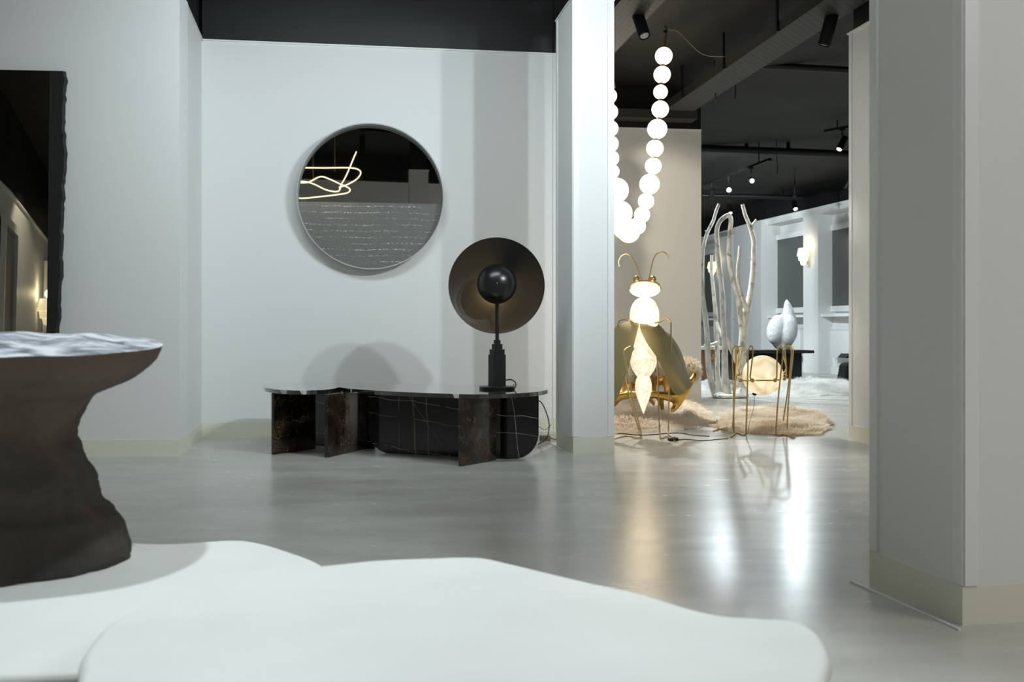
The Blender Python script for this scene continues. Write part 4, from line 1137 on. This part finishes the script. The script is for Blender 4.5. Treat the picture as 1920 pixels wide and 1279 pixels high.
def fur_on(o, parent, n, L, w_, m, seed):
    random.seed(seed); me = o.data; off = o.location; v = []; f = []
    polys = list(me.polygons)
    for _ in range(n):
        p = random.choice(polys); c = p.center; nn = p.normal
        d = (nn + Vector((random.uniform(-.6, .6), random.uniform(-.6, .6), random.uniform(-.7, .4)))).normalized() * L * random.uniform(.5, 1.2)
        s = d.cross(Vector((random.uniform(-1, 1), random.uniform(-1, 1), random.uniform(-1, 1)))).normalized() * w_ / 2
        i = len(v); q = c + d * .55; r_ = c + d + Vector((0, 0, -L * .3))
        v += [tuple(c - s), tuple(c + s), tuple(q + s * .8), tuple(q - s * .8), tuple(r_)]
        f += [(i, i + 1, i + 2, i + 3), (i + 3, i + 2, i + 4)]
    me2 = bpy.data.meshes.new('wool'); me2.from_pydata(v, [], f); me2.materials.append(m)
    h = bpy.data.objects.new('wool', me2); COL.objects.link(h); h.parent = parent; h['kind'] = 'stuff'
fur_on(pad, fz, 12000, .07, .006, M_fur, 11)

# ------------------------------------------------------------------ branch sculpture
DB = 12.9
br = thing('branch_sculpture', G(1370, 745), 'tall sculpture of whitewashed bare branches rising from one base', 'sculpture')
def branch(pts, r, name='branch', dd=0.0):
    q = [P(x, y, DB + (p[0] if (p := (z,)) else 0)) for x, y, z in pts]
    bm = B(); cc = cat(q, 7)
    n = len(cc); rr = []
    for i in range(n):
        t = i / (n - 1) * (len(r) - 1); a = min(int(t), len(r) - 2); rr.append((r[a] + (r[a + 1] - r[a]) * (t - a)) * (1 + .06 * noise.noise(cc[i] * 9)) / F * DB)
    tube(bm, cc, rr, 10); obj(name, bm, M_birch, br)
branch([(1343, 742, 0), (1331, 705, 0), (1327, 660, -.05), (1326, 630, -.1), (1322, 590, -.1), (1317, 550, -.05), (1316, 510, 0), (1318, 470, .05), (1325, 440, .1), (1337, 415, .1), (1343, 395, .1), (1348, 383, .12)], [8, 5.5, 5.5, 5, 5, 4.5, 4, 3.6, 3.4, 3.2, 3, 2.8])
branch([(1352, 742, .1), (1346, 705, .1), (1345, 660, .12), (1343, 620, .15), (1341, 580, .15), (1337, 540, .2), (1334, 505, .2), (1334.5, 478, .2)], [8, 5, 4.6, 4.5, 4, 3.5, 3.2, 3])
branch([(1364, 742, 0), (1360, 705, 0), (1359, 655, 0), (1356, 600, 0), (1354, 550, 0), (1349, 500, 0), (1345, 460, 0), (1344, 432, 0), (1350, 415, 0), (1361, 405.5, 0), (1367, 404, -.02), (1370.5, 414, -.04), (1368, 440, -.05), (1367, 480, -.05), (1374, 525, -.03), (1384, 560, 0), (1389, 600, .03), (1392, 640, .03)], [9, 6, 5.5, 5.3, 5, 4.6, 4.5, 4.4, 4.3, 4.2, 4.2, 4.2, 4.2, 4.2, 4.4, 4.6, 5, 5])
branch([(1391, 743, .05), (1390, 710, .05), (1392, 660, .03), (1394, 620, .03), (1399, 585, .03), (1405, 560, .04), (1411, 520, .06), (1413, 480, .06), (1413, 450, .06), (1406, 425, .06), (1397, 402, .06), (1392, 383, .06)], [13, 9, 8.5, 8, 7.5, 6, 5.4, 5, 4.6, 4, 3.6, 3.2])
branch([(1400, 580, .02), (1392, 560, .0), (1385, 535, -.02), (1383, 505, -.02), (1386, 480, -.02), (1387, 461, -.02)], [5, 4.4, 3.6, 3.2, 3, 2.8])
branch([(1343, 605, .12), (1349, 622, .08), (1360, 636, .02), (1372, 655, -.02), (1382, 678, 0), (1392, 700, .03)], [4, 4.6, 5, 5.4, 5.6, 5])
branch([(1411, 430, .06), (1412, 421, .06), (1418, 412, .06)], [2.6, 2.3, 1.9], 'twig')
branch([(1328, 438, .1), (1325, 435, .1), (1322, 432, .1)], [1.8, 1.5, 1.3], 'twig')
branch([(1320, 648, .1), (1335, 646, .1), (1350, 641, .1)], [3, 3.2, 3.2], 'twig')
bm = B(); bx_ = [(1334, 746), (1345, 748), (1375, 748), (1402, 747), (1404, 742), (1385, 739), (1350, 739), (1336, 741)]
prism(bm, [G(x, y).xy for x, y in bx_], 0, .05)
for x, y, rx, ry in ((1347, 742, 13, 8), (1364, 743, 12, 7), (1391, 740, 13, 14)): ball(bm, P(x, y, DB), 1, rx / F * DB, .10, ry / F * DB, 16, 10)
for v in bm.verts: v.co.z = max(v.co.z, 0.001)
remesh_obj('root_base', bm, M_birch, br, .02)

# root-wood side table behind the branches
DW = 16.3
rw = thing('root_wood_table', P(1330, 719, DW) * Vector((1, 1, 0)) if False else Vector((P(1330, 719, DW).x, DW, 0)), 'reddish brown root-wood side table with pale top, behind the branch sculpture', 'side table')
bm = B(); a = P(1300, 0, DW).x; b = P(1326.5, 0, DW).x; box(bm, ((a + b) / 2, DW, .27), (b - a, .3, .54), bev=.01); obj('side_panel', bm, mat('brown_wood_side', (.20, .085, .045), .5), rw)
bm = B(); a2 = P(1300, 0, DW).x; b2 = P(1353, 0, DW).x; c = P(1330, 651, DW); box(bm, ((a2 + b2) / 2, DW, .575), (b2 - a2, .5, .05), bev=.012); obj('top', bm, M_birch, rw)
bm = B(); random.seed(9)
for i in range(16):
    x = 1331 + i * 1.35; p0 = P(x, 653, DW - .1 + random.uniform(0, .1)); p1 = P(x - 3 + random.uniform(-2, 2), 666, DW - .1); p2 = P(x - 2 + random.uniform(-3, 2), 682 - (i % 3) * 4, DW - .1)
    tube(bm, cat([p0, p1, p2], 4), [.03, .028, .015], 8)
remesh_obj('carved_roots', bm, M_wood, rw, .02)
for x in (1350, 1342):
    p = P(x, 0, DW + .15); bm = B(); tube(bm, [(p.x, p.y, .0), (p.x, p.y, .55)], .02, 10); obj('leg', bm, M_black, rw)

# ------------------------------------------------------------------ far black table with torso sculpture
DT = 16.8
zt = EYE + (HY - 657.5) / F * DT
xa, xb = P(1364, 0, DT).x, P(1531, 0, DT).x
bt = thing('black_table', ((xa + xb) / 2, DT + .3, 0), 'far black low table with thick slab base, carrying the white torso', 'table')
random.seed(2)
bm = B(); n = 40; ptsf = []
for i in range(n + 1):
    ptsf.append((xa + (xb - xa) * i / n, DT + random.uniform(-.01, .01) + .12 * (2 * i / n - 1) ** 4))
ptsb = [(x, DT + .75) for x, _ in ptsf[::-1]]
prism(bm, ptsf + ptsb, zt - .048, zt); obj('tabletop', bm, M_black, bt, False)
x0, x1 = P(1380, 0, DT).x, P(1508, 0, DT).x
bm = B(); box(bm, ((x0 + x1) / 2, DT + .38, (zt - .048) / 2), (x1 - x0, .5, zt - .048), bev=.01); obj('base_slab', bm, M_black, bt)
to = thing('torso_sculpture', (P(1466, 0, DT).x, DT + .35, zt), 'white plaster torso sculpture standing on the far black table', 'sculpture')
DQ = DT + .35; kk = DQ / F
bm = B()
def bl(x, y, rx, ry, rd, dy=0.0, tilt=0.0):
    vs = ball(bm, (0, 0, 0), 1, rx * kk, rd * kk, ry * kk, 24, 16)
    if tilt: bmesh.ops.rotate(bm, cent=(0, 0, 0), matrix=Matrix.Rotation(tilt, 3, 'Y'), verts=vs)
    c = P(x, y, DQ); bmesh.ops.translate(bm, vec=(c.x, DQ + dy, c.z), verts=vs)
bl(1455, 618, 17.5, 28, 17, -.02, .22)          # left buttock
bl(1476, 620, 18, 29, 18, -.04, .10); bl(1467, 602, 12, 13, 12, .03); bl(1482, 618, 11, 32, 14, .06)
bl(1479, 600, 12, 20, 15, .05, -.1)           # waist
tube(bm, [P(x, y, DQ + .05) for x, y in ((1474.5, 561), (1476, 570), (1478, 582), (1480, 596), (1480, 612), (1478, 628))], [v / F * DQ for v in (1.8, 6.5, 10, 12.5, 15, 16)], 14)
bl(1460, 636, 13, 20, 13, .03, -.1)
bl(1472, 641, 13, 20, 13, .02)
bl(1468, 608, 16, 16, 13, .12)
for v in bm.verts: v.co.z = max(v.co.z, zt + .001)
remesh_obj('torso', bm, M_plaster, to, .018)
bm = B(); box(bm, (P(1481, 0, DQ).x, DQ + .2, zt + .25), (.10, .10, .5), bev=.008); obj('support_post', bm, M_plaster, to)

# dark angular chair at the right pillar edge
DK = 16.2; p = P(1592, 712, DK)
dk = thing('black_chair', (p.x, DK, 0), 'black angular chair mostly hidden behind the right pillar', 'chair')
def wedge(pix, t, name):
    bm = B(); q = [P(x, y, DK) for x, y in pix]; f = [bm.verts.new(v) for v in q]; k = [bm.verts.new(v + Vector((0, t, 0))) for v in q]
    bm.faces.new(f); bm.faces.new(k[::-1])
    for i in range(len(q)): bm.faces.new((f[i], f[(i + 1) % len(q)], k[(i + 1) % len(q)], k[i]))
    obj(name, bm, M_black, dk, False)
wedge([(1585, 672), (1592, 664), (1606, 664), (1606, 670), (1592, 672)], .4, 'backrest')
wedge([(1587, 686), (1592, 682), (1606, 680), (1606, 715.5), (1581, 715.5), (1583, 708), (1585, 700)], .35, 'seat')
wedge([(1597, 670), (1602, 670), (1602, 682), (1597, 682)], .05, 'frame')
wedge([(1579, 715), (1590, 715), (1590, 718.4), (1579, 718.4)], .4, 'foot')

# ------------------------------------------------------------------ sconces
def sconce(c, n, label, s=1.0, watts=1.7):
    t = thing('wall_sconce', c, label, 'wall lamp', 'tiered plaster wall sconces')
    c = Vector(c); nn = Vector((n[0], n[1], 0)).normalized()
    prof = [(0, .20), (.11, .20), (.14, .02), (.14, .0), (.09, .0)]
    def half(pr, name, m):
        bm = B(); lathe(bm, [(r * s, h * s) for r, h in pr], c + nn * .03, 28); return obj(name, bm, m, t)
    half([(.095, .16), (.10, .165), (.135, .0), (.128, .0), (.09, .155)], 'upper_shade', M_sconce)
    half([(.105, .02), (.11, .02), (.098, -.10), (.09, -.10)], 'middle_shade', M_sconce)
    half([(.075, -.06), (.08, -.06), (.05, -.19), (.03, -.20), (0, -.20)], 'lower_cup', M_sconce)
    bm = B(); box(bm, c - nn * .0, (.05, .05, .1)); obj('wall_plate', bm, M_frame, t)
    l = bpy.data.lights.new('sconce_glow', 'POINT'); l.energy = watts; l.color = WARM; l.shadow_soft_size = .06
    o = bpy.data.objects.new('sconce_glow', l); COL.objects.link(o); o.location = c + nn * .05 + Vector((0, 0, .24 * s))
h = HIT(1519, W1, W2); nn = nrm(W1, W2); hp = Vector(h) + nn * .12
sconce((hp.x, hp.y, EYE + (HY - 480) / F * hp.y), nn, 'tiered glowing wall sconce between the two right far windows', .95)
h = HIT(1346, W0, W1); nn = nrm(W0, W1); hp = Vector(h) + nn * .12
sconce((hp.x, hp.y, EYE + (HY - 503) / F * hp.y), nn, 'tiered glowing wall sconce half hidden behind the branches', .95)
sconce((-5.22, -.7, 1.62), (1, -.16), 'tiered glowing wall sconce reflected in the black slate mirror', 1.0, 5)
spotlight((-4.2, 1.4, CEIL - .02), (-4.7, .6, .6), 'spotlight reflected in the upper part of the black slate mirror', 1.0, 60, WARMW, 100)
